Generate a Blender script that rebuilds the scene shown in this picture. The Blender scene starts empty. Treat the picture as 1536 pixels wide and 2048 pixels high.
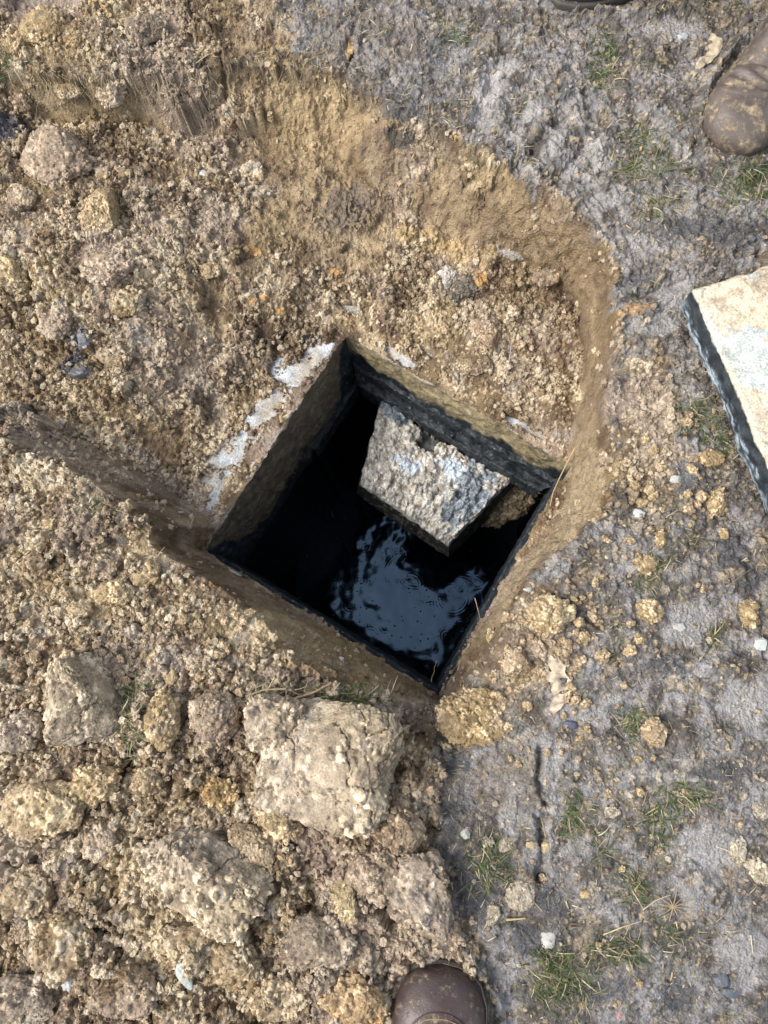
import bpy, math, numpy as np
from mathutils import Vector
S = bpy.context.scene
C = S.collection
rng = np.random.default_rng(7)
RAD = math.radians

# ------------------------------------------------------------------ camera geometry
H = 1.15
F = 1507.0
NAD = (858.0, 1290.0)                      # where the plumb line meets the picture
def cam_rot():
    a = np.array([NAD[0]-768, -(NAD[1]-1024), -F]); a /= np.linalg.norm(a)
    b = np.array([0, 0, -1.0]); v = np.cross(a, b); c = a @ b
    K = np.array([[0, -v[2], v[1]], [v[2], 0, -v[0]], [-v[1], v[0], 0]])
    return np.eye(3) + K + K @ K/(1+c)
R = cam_rot()
def W(u, v, z=0.0):
    "picture position + height -> the real place (x, y)"
    u = np.asarray(u, float); v = np.asarray(v, float); z = np.asarray(z, float)
    c = np.stack([(u-768)/F, -(v-1024)/F, -np.ones_like(u+0.0)], -1) @ R.T
    t = (H-z)/(-c[..., 2])
    return c[..., 0]*t, c[..., 1]*t
def PX(x, y, z):
    p = np.stack([x, y, np.zeros_like(x)+z-H], -1) @ R
    return 768 + F*p[..., 0]/(-p[..., 2]), 1024 - F*p[..., 1]/(-p[..., 2])
def P3(u, v, z=0.0):
    x, y = W(u, v, z); return Vector((float(x), float(y), float(z)))

# ------------------------------------------------------------------ noise
_perm = rng.permutation(4096)
_g2 = rng.normal(size=(4096, 2)); _g2 /= np.linalg.norm(_g2, axis=1)[:, None]
_g3 = rng.normal(size=(4096, 3)); _g3 /= np.linalg.norm(_g3, axis=1)[:, None]
def h2(i, j): return _perm[(_perm[i & 4095] + j) & 4095]
def n2(x, y):
    xi = np.floor(x).astype(int); yi = np.floor(y).astype(int); xf = x-xi; yf = y-yi
    u = xf*xf*xf*(xf*(xf*6-15)+10); v = yf*yf*yf*(yf*(yf*6-15)+10)
    def g(a, b):
        q = _g2[h2(xi+a, yi+b)]; return q[..., 0]*(xf-a)+q[..., 1]*(yf-b)
    return 1.5*((g(0, 0)*(1-u)+g(1, 0)*u)*(1-v)+(g(0, 1)*(1-u)+g(1, 1)*u)*v)
def n3(p):
    pi = np.floor(p).astype(int); f = p-pi; w = f*f*f*(f*(f*6-15)+10); r = 0
    for a in (0, 1):
        for b in (0, 1):
            for c in (0, 1):
                q = _g3[_perm[(h2(pi[:, 0]+a, pi[:, 1]+b)+pi[:, 2]+c) & 4095]]
                d = q[:, 0]*(f[:, 0]-a)+q[:, 1]*(f[:, 1]-b)+q[:, 2]*(f[:, 2]-c)
                r = r + d*(w[:, 0] if a else 1-w[:, 0])*(w[:, 1] if b else 1-w[:, 1])*(w[:, 2] if c else 1-w[:, 2])
    return 1.5*r
def fbm(x, y, wl, o=4, g=.5, s=0.):
    r = 0; a = 1; t = 0
    for k in range(o):
        r = r + a*n2(x/wl+s+k*17.3, y/wl-s*1.7+k*9.1); t += a; a *= g; wl /= 2.03
    return r/t*1.5
def fbm3(p, wl, o=3, g=.5, s=0.):
    r = 0; a = 1; t = 0
    for k in range(o):
        r = r + a*n3(p/wl+s+k*7.7); t += a; a *= g; wl /= 2.03
    return r/t*1.5
def sst(a, b, x):
    t = np.clip((x-a)/(b-a), 0, 1); return t*t*(3-2*t)
def mix(a, b, t):
    t = np.asarray(t)[..., None]; return np.asarray(a)*(1-t)+np.asarray(b)*t

# ------------------------------------------------------------------ mesh helpers
def mesh(name, V, Fc, mat=None, col=None, smooth=True, rough=None):
    V = np.asarray(V, dtype=np.float32); Fc = np.asarray(Fc, dtype=np.int32)
    me = bpy.data.meshes.new(name); n, k = Fc.shape
    me.vertices.add(len(V)); me.vertices.foreach_set('co', V.ravel())
    me.loops.add(n*k); me.loops.foreach_set('vertex_index', Fc.ravel())
    me.polygons.add(n); me.polygons.foreach_set('loop_start', np.arange(0, n*k, k, dtype=np.int32))
    me.polygons.foreach_set('loop_total', np.full(n, k, dtype=np.int32))
    me.polygons.foreach_set('use_smooth', np.full(n, smooth))
    me.update(calc_edges=True)
    if col is not None:
        a = me.attributes.new('col', 'FLOAT_COLOR', 'POINT')
        a.data.foreach_set('color', np.concatenate([col, np.ones((len(col), 1))], 1).astype(np.float32).ravel())
    if rough is not None:
        a = me.attributes.new('rgh', 'FLOAT', 'POINT'); a.data.foreach_set('value', np.asarray(rough, np.float32))
    if mat: me.materials.append(mat)
    return me
def obj(name, me, parent=None, loc=None):
    o = bpy.data.objects.new(name, me); C.objects.link(o)
    if parent is not None: o.parent = parent
    if loc is not None: o.location = loc
    return o
def tag(o, label=None, cat=None, group=None, kind=None):
    if label: o['label'] = label
    if cat: o['category'] = cat
    if group: o['group'] = group
    if kind: o['kind'] = kind
    return o
def thing(name, loc, label, cat, group=None, rz=0):
    o = bpy.data.objects.new(name, None); C.objects.link(o); o.location = loc; o.rotation_euler = (0, 0, rz)
    o.empty_display_size = .05
    return tag(o, label, cat, group)
def gridfaces(nr, nc, wrap=False):
    r = np.arange(nr-1)[:, None]; c = np.arange(nc if wrap else nc-1)[None, :]; c2 = (c+1) % nc
    return np.stack([r*nc+c, r*nc+c2, (r+1)*nc+c2, (r+1)*nc+c], -1).reshape(-1, 4)
def sweep(pts, rad, n=8, taper=None):
    "closed tube along a polyline -> verts, quads"
    pts = np.asarray(pts, float); m = len(pts)
    T = np.gradient(pts, axis=0); T /= np.linalg.norm(T, axis=1)[:, None]+1e-12
    up = np.array([0, 0, 1.0]) if abs(T[0, 2]) < .8 else np.array([1.0, 0, 0])
    A = np.cross(T, up); A /= np.linalg.norm(A, axis=1)[:, None]+1e-12; B = np.cross(A, T)
    rad = np.broadcast_to(np.asarray(rad, float), (m,))
    th = np.linspace(0, 2*np.pi, n, endpoint=False)
    V = pts[:, None]+rad[:, None, None]*(A[:, None]*np.cos(th)[None, :, None]+B[:, None]*np.sin(th)[None, :, None])
    return V.reshape(-1, 3), gridfaces(m, n, True)
def join(parts):
    V = []; Q = []; k = 0
    for v, f in parts:
        V.append(v); Q.append(f+k); k += len(v)
    return np.concatenate(V), np.concatenate(Q)

# ------------------------------------------------------------------ materials
def nodemat(name):
    m = bpy.data.materials.new(name); m.use_nodes = True; nt = m.node_tree
    b = nt.nodes['Principled BSDF']; return m, nt, b
def N(nt, t, **kw):
    n = nt.nodes.new(t)
    for k, v in kw.items():
        if k.startswith('i_'): n.inputs[k[2:]].default_value = v
        else: setattr(n, k, v)
    return n
def earth(name, scale=420., bump=.0012, rough=.8, spec=.35, vary=.35, rattr=False):
    "attribute colour broken up by fine procedural grain"
    m, nt, b = nodemat(name); L = nt.links.new
    at = N(nt, 'ShaderNodeAttribute', attribute_name='col'); tc = N(nt, 'ShaderNodeTexCoord')
    n1 = N(nt, 'ShaderNodeTexNoise', i_Scale=scale, i_Detail=3.0, i_Roughness=.65)
    n2_ = N(nt, 'ShaderNodeTexNoise', i_Scale=scale*.22, i_Detail=4.0, i_Roughness=.6)
    vo = N(nt, 'ShaderNodeTexVoronoi', i_Scale=scale*.62); vo.inputs['Randomness'].default_value = 1
    for q in (n1, n2_, vo): L(tc.outputs['Object'], q.inputs['Vector'])
    mr = N(nt, 'ShaderNodeMapRange'); mr.inputs['From Min'].default_value = .3; mr.inputs['From Max'].default_value = .7
    mr.inputs['To Min'].default_value = 1-vary; mr.inputs['To Max'].default_value = 1+vary
    L(n1.outputs['Fac'], mr.inputs['Value'])
    mr2 = N(nt, 'ShaderNodeMapRange'); mr2.inputs['From Min'].default_value = .3; mr2.inputs['From Max'].default_value = .7
    mr2.inputs['To Min'].default_value = 1-vary*.6; mr2.inputs['To Max'].default_value = 1+vary*.6
    L(n2_.outputs['Fac'], mr2.inputs['Value'])
    mu = N(nt, 'ShaderNodeMath', operation='MULTIPLY'); L(mr.outputs[0], mu.inputs[0]); L(mr2.outputs[0], mu.inputs[1])
    vm = N(nt, 'ShaderNodeVectorMath', operation='SCALE'); L(at.outputs['Color'], vm.inputs[0]); L(mu.outputs[0], vm.inputs['Scale'])
    L(vm.outputs[0], b.inputs['Base Color'])
    ad = N(nt, 'ShaderNodeMath', operation='ADD'); L(n1.outputs['Fac'], ad.inputs[0]); L(vo.outputs['Distance'], ad.inputs[1])
    bp = N(nt, 'ShaderNodeBump'); bp.inputs['Strength'].default_value = 1; bp.inputs['Distance'].default_value = bump
    L(ad.outputs[0], bp.inputs['Height']); L(bp.outputs[0], b.inputs['Normal'])
    b.inputs['Specular IOR Level'].default_value = spec
    if rattr:
        ra = N(nt, 'ShaderNodeAttribute', attribute_name='rgh'); L(ra.outputs['Fac'], b.inputs['Roughness'])
    else: b.inputs['Roughness'].default_value = rough
    return m
M_SOIL = earth('soil', bump=.0016, spec=.45, rattr=True)
M_CLOD = earth('clay clod', 380., .0011, .82, .3, .33)
M_CONC = earth('stained concrete', 330., .0009, .6, .32, .38)
M_SLIME = earth('wet slimy concrete', 300., .0005, .5, .3, .4)
M_STONE = earth('stone', 300., .0004, .45, .5, .18)
M_PLANT = earth('plant', 300., .0002, .6, .3, .15)

# ------------------------------------------------------------------ heightfield crumbs
def stamp(Hm, T, sp, ci, cj, r, asp, sink, tint, K=None):
    "press lumpy domes of radius r (m) into the height map; the winner also writes its tint"
    n = len(ci)
    if n == 0: return
    rmax = float(np.max(r))*1.45; m = max(1, int(math.ceil(rmax/sp)))
    o = np.arange(-m, m+1); dj, di = np.meshgrid(o, o)
    B = max(1, int(4e6//((2*m+1)**2)))
    for s in range(0, n, B):
        a = slice(s, s+B); k = len(ci[a])
        th = rng.uniform(0, np.pi, k)[:, None, None]; el = rng.uniform(.68, 1, k)[:, None, None]
        ph = rng.uniform(0, 6.28, (3, k))[:, :, None, None]; rr = r[a][:, None, None]
        x = dj[None]*sp; y = di[None]*sp
        X = x*np.cos(th)+y*np.sin(th); Y = (-x*np.sin(th)+y*np.cos(th))/el
        an = np.arctan2(Y, X)
        q = np.hypot(X, Y)/(rr*(1+.16*np.sin(2*an+ph[0])+.12*np.sin(3*an+ph[1])+.09*np.sin(5*an+ph[2])))
        tx = rng.normal(0, .25, (2, k))[:, :, None, None]
        fa = np.cos(an-ph[0]*2)*np.minimum(q, 1.2)*.75+.35*np.cos(2*an+ph[1])*q
        dome = np.minimum(np.sqrt(np.clip(1-q**2.6, 0, 1)), np.clip(.78+fa, .1, 1.2))
        ii = np.clip(ci[a][:, None, None]+di[None], 0, Hm.shape[0]-1); jj = np.clip(cj[a][:, None, None]+dj[None], 0, Hm.shape[1]-1)
        base = Hm[ci[a], cj[a]][:, None, None]
        c = base + rr*asp*(dome*(1+tx[0]*X/rr*1.3+tx[1]*Y/rr*1.3)-sink)
        if K is not None: c = c - np.abs(K[ii, jj])*rr*.5
        ok = q < 1
        fi = (ii*Hm.shape[1]+jj)[ok]; cv = c[ok]; tv = np.broadcast_to(tint[a][:, None, None], c.shape)[ok]
        Hf = Hm.ravel(); np.maximum.at(Hf, fi, cv)
        w = Hf[fi] == cv; T.ravel()[fi[w]] = tv[w]

# soil colours (reflectance)
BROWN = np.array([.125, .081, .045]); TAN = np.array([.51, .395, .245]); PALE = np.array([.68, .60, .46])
PINK = np.array([.40, .315, .25]); YEL = np.array([.58, .44, .22]); ORA = np.array([.55, .31, .09])
GREY = np.array([.27, .235, .205]); LAV = np.array([.31, .295, .285]); DARK = np.array([.075, .062, .055]); NAVY = np.array([.045, .055, .075])
def clay_col(x, y, t, s=0.):
    "x, y in m, t = per-crumb tint 0..1"
    a = fbm(x, y, .10, 3, s=s+3); b = fbm(x, y, .05, 4, s=s+31); c = fbm(x, y, .16, 3, s=s+57); d = fbm(x, y, .03, 3, s=s+71)
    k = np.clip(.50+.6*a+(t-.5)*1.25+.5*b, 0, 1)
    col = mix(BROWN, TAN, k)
    col = mix(col, PALE, sst(.55, 1.05, k+.25*d)*.6)
    col = mix(col, PINK, sst(-.05, .45, c)*.5)
    col = mix(col, YEL, sst(.1, .5, -c)*.22)
    col = mix(col, GREY, sst(.3, .7, b-.15*t)*.7)
    col = mix(col, ORA, sst(.68, .8, d+.35*(t-.5))*.5)
    return col

# ------------------------------------------------------------------ base surfaces from control points
def rbf(ctrl, zdef=None):
    c = np.array(ctrl, float); x, y = W(c[:, 0], c[:, 1], c[:, 2]); z = c[:, 2]
    n = len(z); r = np.hypot(x[:, None]-x, y[:, None]-y)
    A = np.zeros((n+3, n+3)); A[:n, :n] = r+np.eye(n)*-.004; A[:n, n] = 1; A[:n, n+1] = x; A[:n, n+2] = y; A[n:, :n] = A[:n, n:].T
    w = np.linalg.solve(A, np.r_[z, 0, 0, 0])
    def f(X, Y):
        o = np.full(X.shape, w[n])+w[n+1]*X+w[n+2]*Y
        for k in range(n): o += w[k]*np.hypot(X-x[k], Y-y[k])
        return o
    return f
GR = rbf([(-200, -100, .0), (0, 0, .01), (0, 110, .01), (200, 100, .012), (400, 60, .0), (700, 60, .0), (700, 130, -.005), (900, 200, -.01), (1000, 300, -.012),
          (1100, 100, 0), (1300, 150, 0), (1500, 100, 0), (1300, 400, 0), (1500, 450, 0), (1250, 500, -.005), (1330, 640, -.012), (1300, 800, -.012), (1290, 950, -.01),
          (1500, 1000, 0), (1200, 1100, 0), (1500, 1300, 0), (1100, 1250, -.008), (1000, 1330, -.03), (945, 1365, -.075), (897, 1405, -.12), (860, 1425, -.11), (960, 1440, -.03),
          (1200, 1400, 0), (1500, 1600, 0), (1050, 1600, 0), (1300, 1800, 0), (1000, 2000, 0), (1500, 2000, 0), (930, 1850, 0), (890, 1600, -.01),
          (0, 880, .0), (0, 1050, .01), (130, 960, .0), (250, 1050, .0), (400, 1150, .0), (0, 1250, .03), (200, 1250, .025), (400, 1280, .015), (550, 1300, .0), (650, 1370, -.01), (760, 1400, -.03),
          (0, 1500, .045), (250, 1500, .035), (450, 1500, .025), (600, 1500, .03), (750, 1500, .02), (0, 1800, .05), (300, 1750, .045), (550, 1750, .035), (750, 1720, .025), (820, 1600, .015),
          (0, 2040, .05), (300, 2000, .05), (600, 2000, .035), (780, 1900, .02), (860, 1800, .02), (750, 2040, .02)])
FL = rbf([(-200, 300, -.05), (-200, 600, -.05), (0, 215, -.085), (0, 500, -.05), (0, 700, -.07), (0, 840, -.115), (200, 235, -.10), (200, 500, -.06), (200, 700, -.09), (150, 885, -.145),
          (350, 250, -.085), (350, 500, -.09), (330, 700, -.125), (330, 850, -.17), (290, 960, -.185), (500, 250, -.115), (500, 500, -.125), (480, 650, -.165), (430, 800, -.194), (360, 950, -.197), (380, 1060, -.2),
          (600, 300, -.115), (650, 450, -.13), (620, 600, -.185), (560, 720, -.197), (700, 640, -.197), (780, 380, -.135), (800, 520, -.16), (900, 620, -.165), (850, 720, -.194),
          (980, 450, -.13), (1060, 560, -.16), (960, 700, -.17), (1150, 700, -.185), (1150, 820, -.19), (1000, 820, -.19), (1100, 890, -.196), (1170, 900, -.2), (1150, 980, -.2),
          (1050, 1150, -.2), (900, 1400, -.2), (700, 1290, -.2), (560, 1205, -.2), (450, 1130, -.2)])
PIT = np.array([(-900, 80, .06), (-150, 150, .04), (0, 132, .035), (150, 166, .03), (250, 150, .035), (330, 158, .04), (420, 130, .06), (560, 125, .07), (700, 150, .065), (790, 215, .08), (900, 262, .08), (1005, 330, .075),
                (1110, 385, .07), (1190, 455, .045), (1232, 525, .028), (1243, 620, .024), (1236, 720, .024), (1216, 785, .024), (1222, 850, .03), (1234, 940, .045), (1215, 1015, .05), (1168, 1068, .045),
                (1100, 1110, .03), (1047, 1180, .02), (992, 1268, .018), (935, 1345, .018), (897, 1402, .018), (850, 1420, .03), (760, 1395, .06), (650, 1352, .075), (560, 1290, .075), (480, 1213, .065),
                (400, 1130, .055), (330, 1078, .055), (250, 1005, .055), (130, 938, .06), (0, 882, .07), (-200, 820, .08), (-900, 780, .2)], float)
pit_x, pit_y = W(PIT[:, 0], PIT[:, 1], 0.); pit_w = PIT[:, 2]
def poly_d(X, Y, px, py, w=None):
    d = np.full(X.shape, 9.); ww = np.zeros(X.shape); ins = np.zeros(X.shape, bool); n = len(px)
    for i in range(n):
        j = (i+1) % n; ex, ey = px[j]-px[i], py[j]-py[i]; t = np.clip(((X-px[i])*ex+(Y-py[i])*ey)/(ex*ex+ey*ey), 0, 1)
        q = np.hypot(X-px[i]-t*ex, Y-py[i]-t*ey); m = q < d; d[m] = q[m]
        if w is not None: ww[m] = (w[i]+(w[j]-w[i])*t)[m]
        c = ((py[i] > Y) != (py[j] > Y)) & (X < ex*(Y-py[i])/(ey+1e-15)+px[i]); ins ^= c
    return np.where(ins, d, -d), ww
ZR = -.2                                                # top of the concrete rim
rim = np.array([W(u, v, ZR) for u, v in [(405, 1102), (690, 668), (1145, 930), (878, 1393)]])   # west, north, east, south corner
rc = rim.mean(0)

# terrain grid: fine in the middle, growing outward to the horizon
SP = .0014
gx = np.arange(-.80, .66, SP); gy = np.arange(-.72, 1.14, SP)
grow = np.cumsum(.0016*1.07**np.arange(112))
GX = np.r_[gx[0]-grow[::-1], gx, gx[-1]+grow]; GY = np.r_[gy[0]-grow[::-1], gy, gy[-1]+grow]; G0 = len(grow)
X, Y = np.meshgrid(GX, GY)
warp = fbm(X, Y, .07, 4, s=5)*.010 + fbm(X, Y, .015, 3, s=8)*.0015
U0, V0 = PX(X, Y, 0*X)
D, WW = poly_d(X, Y, pit_x, pit_y, pit_w)
D = D + warp*np.clip(WW/.04, .35, 1.2)*(1-.6*sst(560, 400, U0)*sst(800, 860, V0))
far = sst(1.3, .95, np.hypot(X+.05, Y-.2))
Zg = GR(X, Y)*far; Zf = FL(X, Y)
tt = np.clip(D/np.maximum(WW, .01), 0, 1)
prof = tt**.8*(1-.25*(1-tt))                             # steep lip, easing at the foot
Zb = Zg*(1-prof)+np.minimum(Zf, Zg)*prof
Zb = np.where(far < 1, Zb*far, Zb)
Do, _ = poly_d(X, Y, rim[:, 0], rim[:, 1]); Dout = -Do    # distance outside the opening
Zb = np.minimum(Zb, ZR+.004+np.clip(Dout-.002, 0, 9)*9)
nearrim = sst(.12, .02, Dout)
Zb = np.where(D > .01, np.maximum(Zb, ZR+.003), Zb)
U, V_ = PX(X, Y, Zb)
# ---- which soil is where
Dn = D+fbm(X, Y, .05, 3, s=21)*.02
mud = sst(.004, -.012, Dn)                                # outside the pit
# left / lower-left spoil and the ground left of the top groove is clay
heap_edge = np.interp(V_, [-300, 0, 130, 300, 1380, 1440, 1500, 1600, 1700, 1800, 1850, 1920, 2100], [520, 560, 600, 560, 840, 880, 900, 880, 860, 885, 930, 940, 940])
heap = sst(18, -18, U-heap_edge+fbm(X, Y, .04, 4, s=44)*40)
mud = mud*(1-heap)
rightclay = np.exp(-((U-1010)/130)**2-((V_-1300)/130)**2)+1.1*np.exp(-((U-1290)/75)**2-((V_-860)/190)**2)+.35*np.exp(-((U-1150)/130)**2-((V_-1180)/110)**2)
mud = mud*(1-np.clip(sst(.35, .75, rightclay+fbm(X, Y, .03, 3, s=66)*.35), 0, 1)*.85)
clay = 1-mud
wall = sst(0, .2, tt)*sst(1.0, .75, tt)*(WW < .11)*sst(.0, .01, D)
smoothwall = wall*sst(.0, .04, .1-WW)*(U > 380)*(V_ > 380)
smoothwall = np.clip(smoothwall*1.2, 0, 1)*np.where((U < 880) & (V_ > 1080), .38, .74)
# ---- relief
def ell(u, v, a, b, ang, zz=0.):
    c, s = math.cos(RAD(ang)), math.sin(RAD(ang)); du, dv = U-u, V_-v
    return np.sqrt(((du*c+dv*s)/a)**2+((-du*s+dv*c)/b)**2)
Z = Zb.copy()
K = np.clip(fbm(X, Y, .010, 2, s=90), -1, 1)
Z += (fbm(X, Y, .16, 4, s=1)*.012+fbm(X, Y, .045, 4, s=2)*.007)*clay*(1-.6*nearrim)*(1-.65*smoothwall)
lower = sst(1250, 1450, V_)*heap
Z += fbm(X, Y, .09, 4, s=12)*.02*lower
# smeared mud: tool streaks run down-left near the pit, ruts further off
sx = X*.90+Y*.43; sy = -X*.43+Y*.90
streakz = np.exp(-((U-1120)/150)**2-((V_-330)/190)**2)+.6*np.exp(-((U-1290)/90)**2-((V_-520)/60)**2)
slick = np.zeros_like(X)
for e in [(1000, 150, 42, 26, 100), (962, 235, 26, 20, 0), (1045, 250, 75, 13, 117), (1100, 300, 62, 14, 117), (1135, 345, 48, 11, 117), (1075, 215, 30, 12, 117), (1200, 310, 34, 28, 0), (1190, 410, 52, 22, 150), (1290, 490, 45, 20, 10), (1345, 590, 60, 26, 155), (1300, 650, 60, 22, 0),
          (1500, 1410, 60, 50, 0), (1180, 1420, 70, 34, 0), (1100, 1530, 30, 60, 0), (1380, 1240, 60, 50, 0), (1420, 1700, 70, 60, 0), (1480, 1900, 50, 60, 0), (1020, 1620, 20, 70, 5), (1340, 60, 60, 22, 0), (900, 110, 30, 60, 20)]:
    slick = np.maximum(slick, sst(1.25, .7, ell(*e)+fbm(X, Y, .03, 4, s=e[0])*.7))
Z += mud*slick*np.clip(streakz*1.2, 0, 1)*fbm(sx+fbm(X, Y, .1, 2, s=23)*.02, sy*.05, .012, 3, s=24)*.006
Z += mud*(1-.75*slick)*(fbm(X, Y, .11, 4, s=3)*.010+(np.abs(fbm(X, Y, .035, 5, s=4))*.012+fbm(X, Y, .011, 3, s=6)*.0022)*(1-.5*sst(1250, 1450, V_)))
Z += mud*streakz*fbm(sx+fbm(X, Y, .08, 3, s=19)*.03, sy*.14, .03, 4, s=9)*.015
for e in [(880, 2052, 118, 140, 0), (1520, 200, 150, 100, 120), (1250, -66, 200, 96, 0)]:
    Z += .014*np.exp(-((ell(*e)-1.06)/.09)**2)*(1+.8*fbm(X, Y, .03, 3, s=e[0]))
# heel prints / ruts
for (u0, v0, u1, v1, wd, dp) in [(1080, 1500, 1085, 1760, 9, .012), (1040, 1600, 1035, 1660, 12, .006), (372, -60, 400, 125, 16, .016), (420, 40, 450, 170, 5, .012), (705, 60, 695, 140, 10, .01),
                                 (1240, 605, 1360, 560, 14, .010), (1010, 90, 960, 250, 20, .010), (1130, 220, 1030, 340, 16, .010), (1170, 280, 1100, 390, 14, .009), (1480, 505, 1536, 515, 10, .012), (1230, 470, 1190, 440, 12, .006)]:
    a = np.array(W(u0, v0)); b = np.array(W(u1, v1)); e = b-a; t = np.clip(((X-a[0])*e[0]+(Y-a[1])*e[1])/(e@e), 0, 1)
    wx_, wy_ = fbm(X, Y, .04, 4, s=u0)*.009, fbm(X, Y, .04, 4, s=v0+2)*.004
    q = np.hypot(X+wx_-a[0]-t*e[0], Y+wy_-a[1]-t*e[1])+np.clip(fbm(X, Y, .035, 3, s=u0+5), 0, 1)*.02*np.minimum(1, wd/12)
    w = wd*.00077; Z -= dp*np.exp(-(q/w)**2); Z += dp*.35*np.exp(-((q-2*w)/w)**2)
# trampled hollows where boots stand
for (u, v, r, dp) in [(1480, 1240, 90, .006), (1380, 1560, 120, -.006)]:
    a = W(u, v); Z -= dp*np.exp(-(((X-a[0])**2+(Y-a[1])**2)/(r*.00077)**2)**2)
# dark cracks between heap lumps
Z -= lower*sst(.12, 0, np.abs(fbm(X, Y, .08, 4, s=33)))*.014
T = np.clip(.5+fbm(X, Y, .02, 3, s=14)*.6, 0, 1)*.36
ni, nj = X.shape
def pick(n, dens, r0, r1):
    i = rng.integers(G0, ni-G0, n); j = rng.integers(G0, nj-G0, n)
    k = rng.random(n) < dens[i, j]; i, j = i[k], j[k]
    r = r0*(r1/r0)**(rng.random(len(i))**1.6)
    return i, j, r
open_ = Dout > .004
gS = np.zeros_like(Z); g_ = np.gradient(Zb[G0:-G0, G0:-G0], SP); gS[G0:-G0, G0:-G0] = np.hypot(*g_)
silt = .95*np.exp(-((U-640)/250)**2-((V_-290)/120)**2)+.9*np.exp(-((U-1000)/170)**2-((V_-430)/90)**2)+.8*np.exp(-((U-640)/170)**2-((V_-470)/90)**2)+.6*np.exp(-((U-420)/90)**2-((V_-640)/120)**2)+.5*np.exp(-((U-330)/70)**2-((V_-900)/90)**2)
silt = silt+.8*np.exp(-((U-520)/150)**2-((V_-90)/90)**2)
sm = sst(.35, .75, silt+fbm(X, Y, .07, 4, s=241)*.5)
holes = sst(-.25, .25, fbm(X, Y, .045, 4, s=242)+.08)       # crumbs lie in drifts with smoother clay between
rough_clay = clay*(1-smoothwall)*open_*(1-sst(1.2, 2.4, gS))*(1-.8*sm)
clump = np.clip(.55+fbm(X, Y, .09, 3, s=77)*1.3, .05, 1)
keep = 1-.75*nearrim
for n, r0, r1, dens, asp, sink in [(1500, .014, .038, rough_clay*keep*(1-.5*sst(.5, 0, heap+(D > .05)))*.7*(U < 900), .5, .15),
                                   (9000, .008, .019, rough_clay*clump*keep*np.where(lower > .3, 1, .6), .85, .15),
                                   (34000, .0042, .0095, rough_clay*(.25+.75*holes)*clump**.7*np.where(nearrim > .5, .35, 1), .95, .2),
                                   (150000, .0022, .005, np.clip(rough_clay*(.3+.7*holes)*np.where(nearrim > .7, .6, 1)+mud*.22, 0, 1), .9, .2),
                                   (1200, .004, .012, mud*np.clip(rightclay*2+.04, 0, 1), .7, .2)]:
    i, j, r = pick(n, dens, r0, r1)
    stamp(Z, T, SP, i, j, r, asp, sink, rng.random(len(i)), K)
Z += (fbm(X, Y, .007, 3, s=15)*.0016+fbm(X, Y, .018, 4, s=18)*.0030)*clay*(1-nearrim*.5)+(np.abs(fbm(X, Y, .022, 5, s=16))*.006+fbm(X, Y, .007, 3, s=17)*.0016)*clay*np.clip(sm+.5*(1-holes), 0, 1)
Z = np.where((Dout > -.01) & (Dout < .02), np.minimum(Z, ZR+.006+np.clip(Dout, 0, 1)*7), Z)
# ---- bare concrete showing through on the rim
def ell(u, v, a, b, ang, zz=0.):
    c, s = math.cos(RAD(ang)), math.sin(RAD(ang)); du, dv = U-u, V_-v
    return np.sqrt(((du*c+dv*s)/a)**2+((-du*s+dv*c)/b)**2)
bn = fbm(X, Y, .02, 4, s=55)*.55+fbm(X, Y, .006, 2, s=56)*.25
bare = np.zeros_like(X)
for e in [(592, 745, 42, 17, -52), (530, 820, 55, 17, -50), (455, 912, 60, 20, -48), (432, 985, 36, 8, -70), (560, 665, 16, 9, 40), (700, 612, 22, 10, 35), (640, 700, 25, 18, 0), (500, 700, 32, 26, -20),
          (470, 1145, 24, 7, 31), (905, 1358, 26, 6, -62), (930, 1290, 14, 4, -62), (770, 1318, 34, 5, 31), (1040, 850, 30, 8, 30), (405, 1088, 12, 6, 0), (800, 715, 30, 8, 30)]:
    bare = np.maximum(bare, sst(1.12, .82, ell(e[0], e[1], e[2]*1.2, e[3]*1.1, e[4])+bn*1.5))
bare = bare*(Dout < .098)*(Zb < ZR+.014); Z = np.where(bare > .5, np.minimum(Z, ZR-.006), Z)
# ---- colour
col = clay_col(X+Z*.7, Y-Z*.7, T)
col = mix(col, mix([.17, .115, .065], [.37, .275, .155], np.clip(.45+fbm(X, Y, .03, 5, s=243)*1.3, 0, 1)), sm*.75)
damp = sst(.05, .55, fbm(X, Y, .16, 5, s=244)+.35*np.exp(-((U-1050)/140)**2-((V_-560)/90)**2)+.3*np.exp(-((U-300)/140)**2-((V_-870)/120)**2)+.25*np.exp(-((U-560)/200)**2-((V_-1310)/70)**2))
col = mix(col, col*np.array([.52, .47, .43]), damp*.8)
wc = mix([.31, .225, .125], [.17, .12, .07], np.clip(.5+fbm(X+Z*.6, Y-Z*.6, .05, 4, s=101), 0, 1))
paler = sst(1000, 1160, V_+0*U)*sst(900, 1000, U)+sst(820, 900, V_)*sst(1100, 1140, U)
wc = mix(wc, [.42, .33, .21], np.clip(paler, 0, 1)*.8)
wc = mix(wc, [.12, .08, .05], sst(.15, .5, fbm(X+Z*.8, Y-Z*.8, .014, 4, s=103))*.65)
col = mix(col, wc, smoothwall)
mc = mix([.14, .125, .110], LAV, np.clip(.5+fbm(X, Y, .07, 5, s=111)*1.5, 0, 1))
mc = mix(mc, [.085, .070, .055], sst(.0, .45, fbm(X, Y, .035, 5, s=112))*.85)
mc = mix(mc, [.36, .29, .20], sst(.25, .6, fbm(X, Y, .04, 4, s=113))*.7)
mc = mix(mc, [.10, .10, .055], sst(.25, .6, fbm(X, Y, .05, 4, s=114))*.5)
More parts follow.
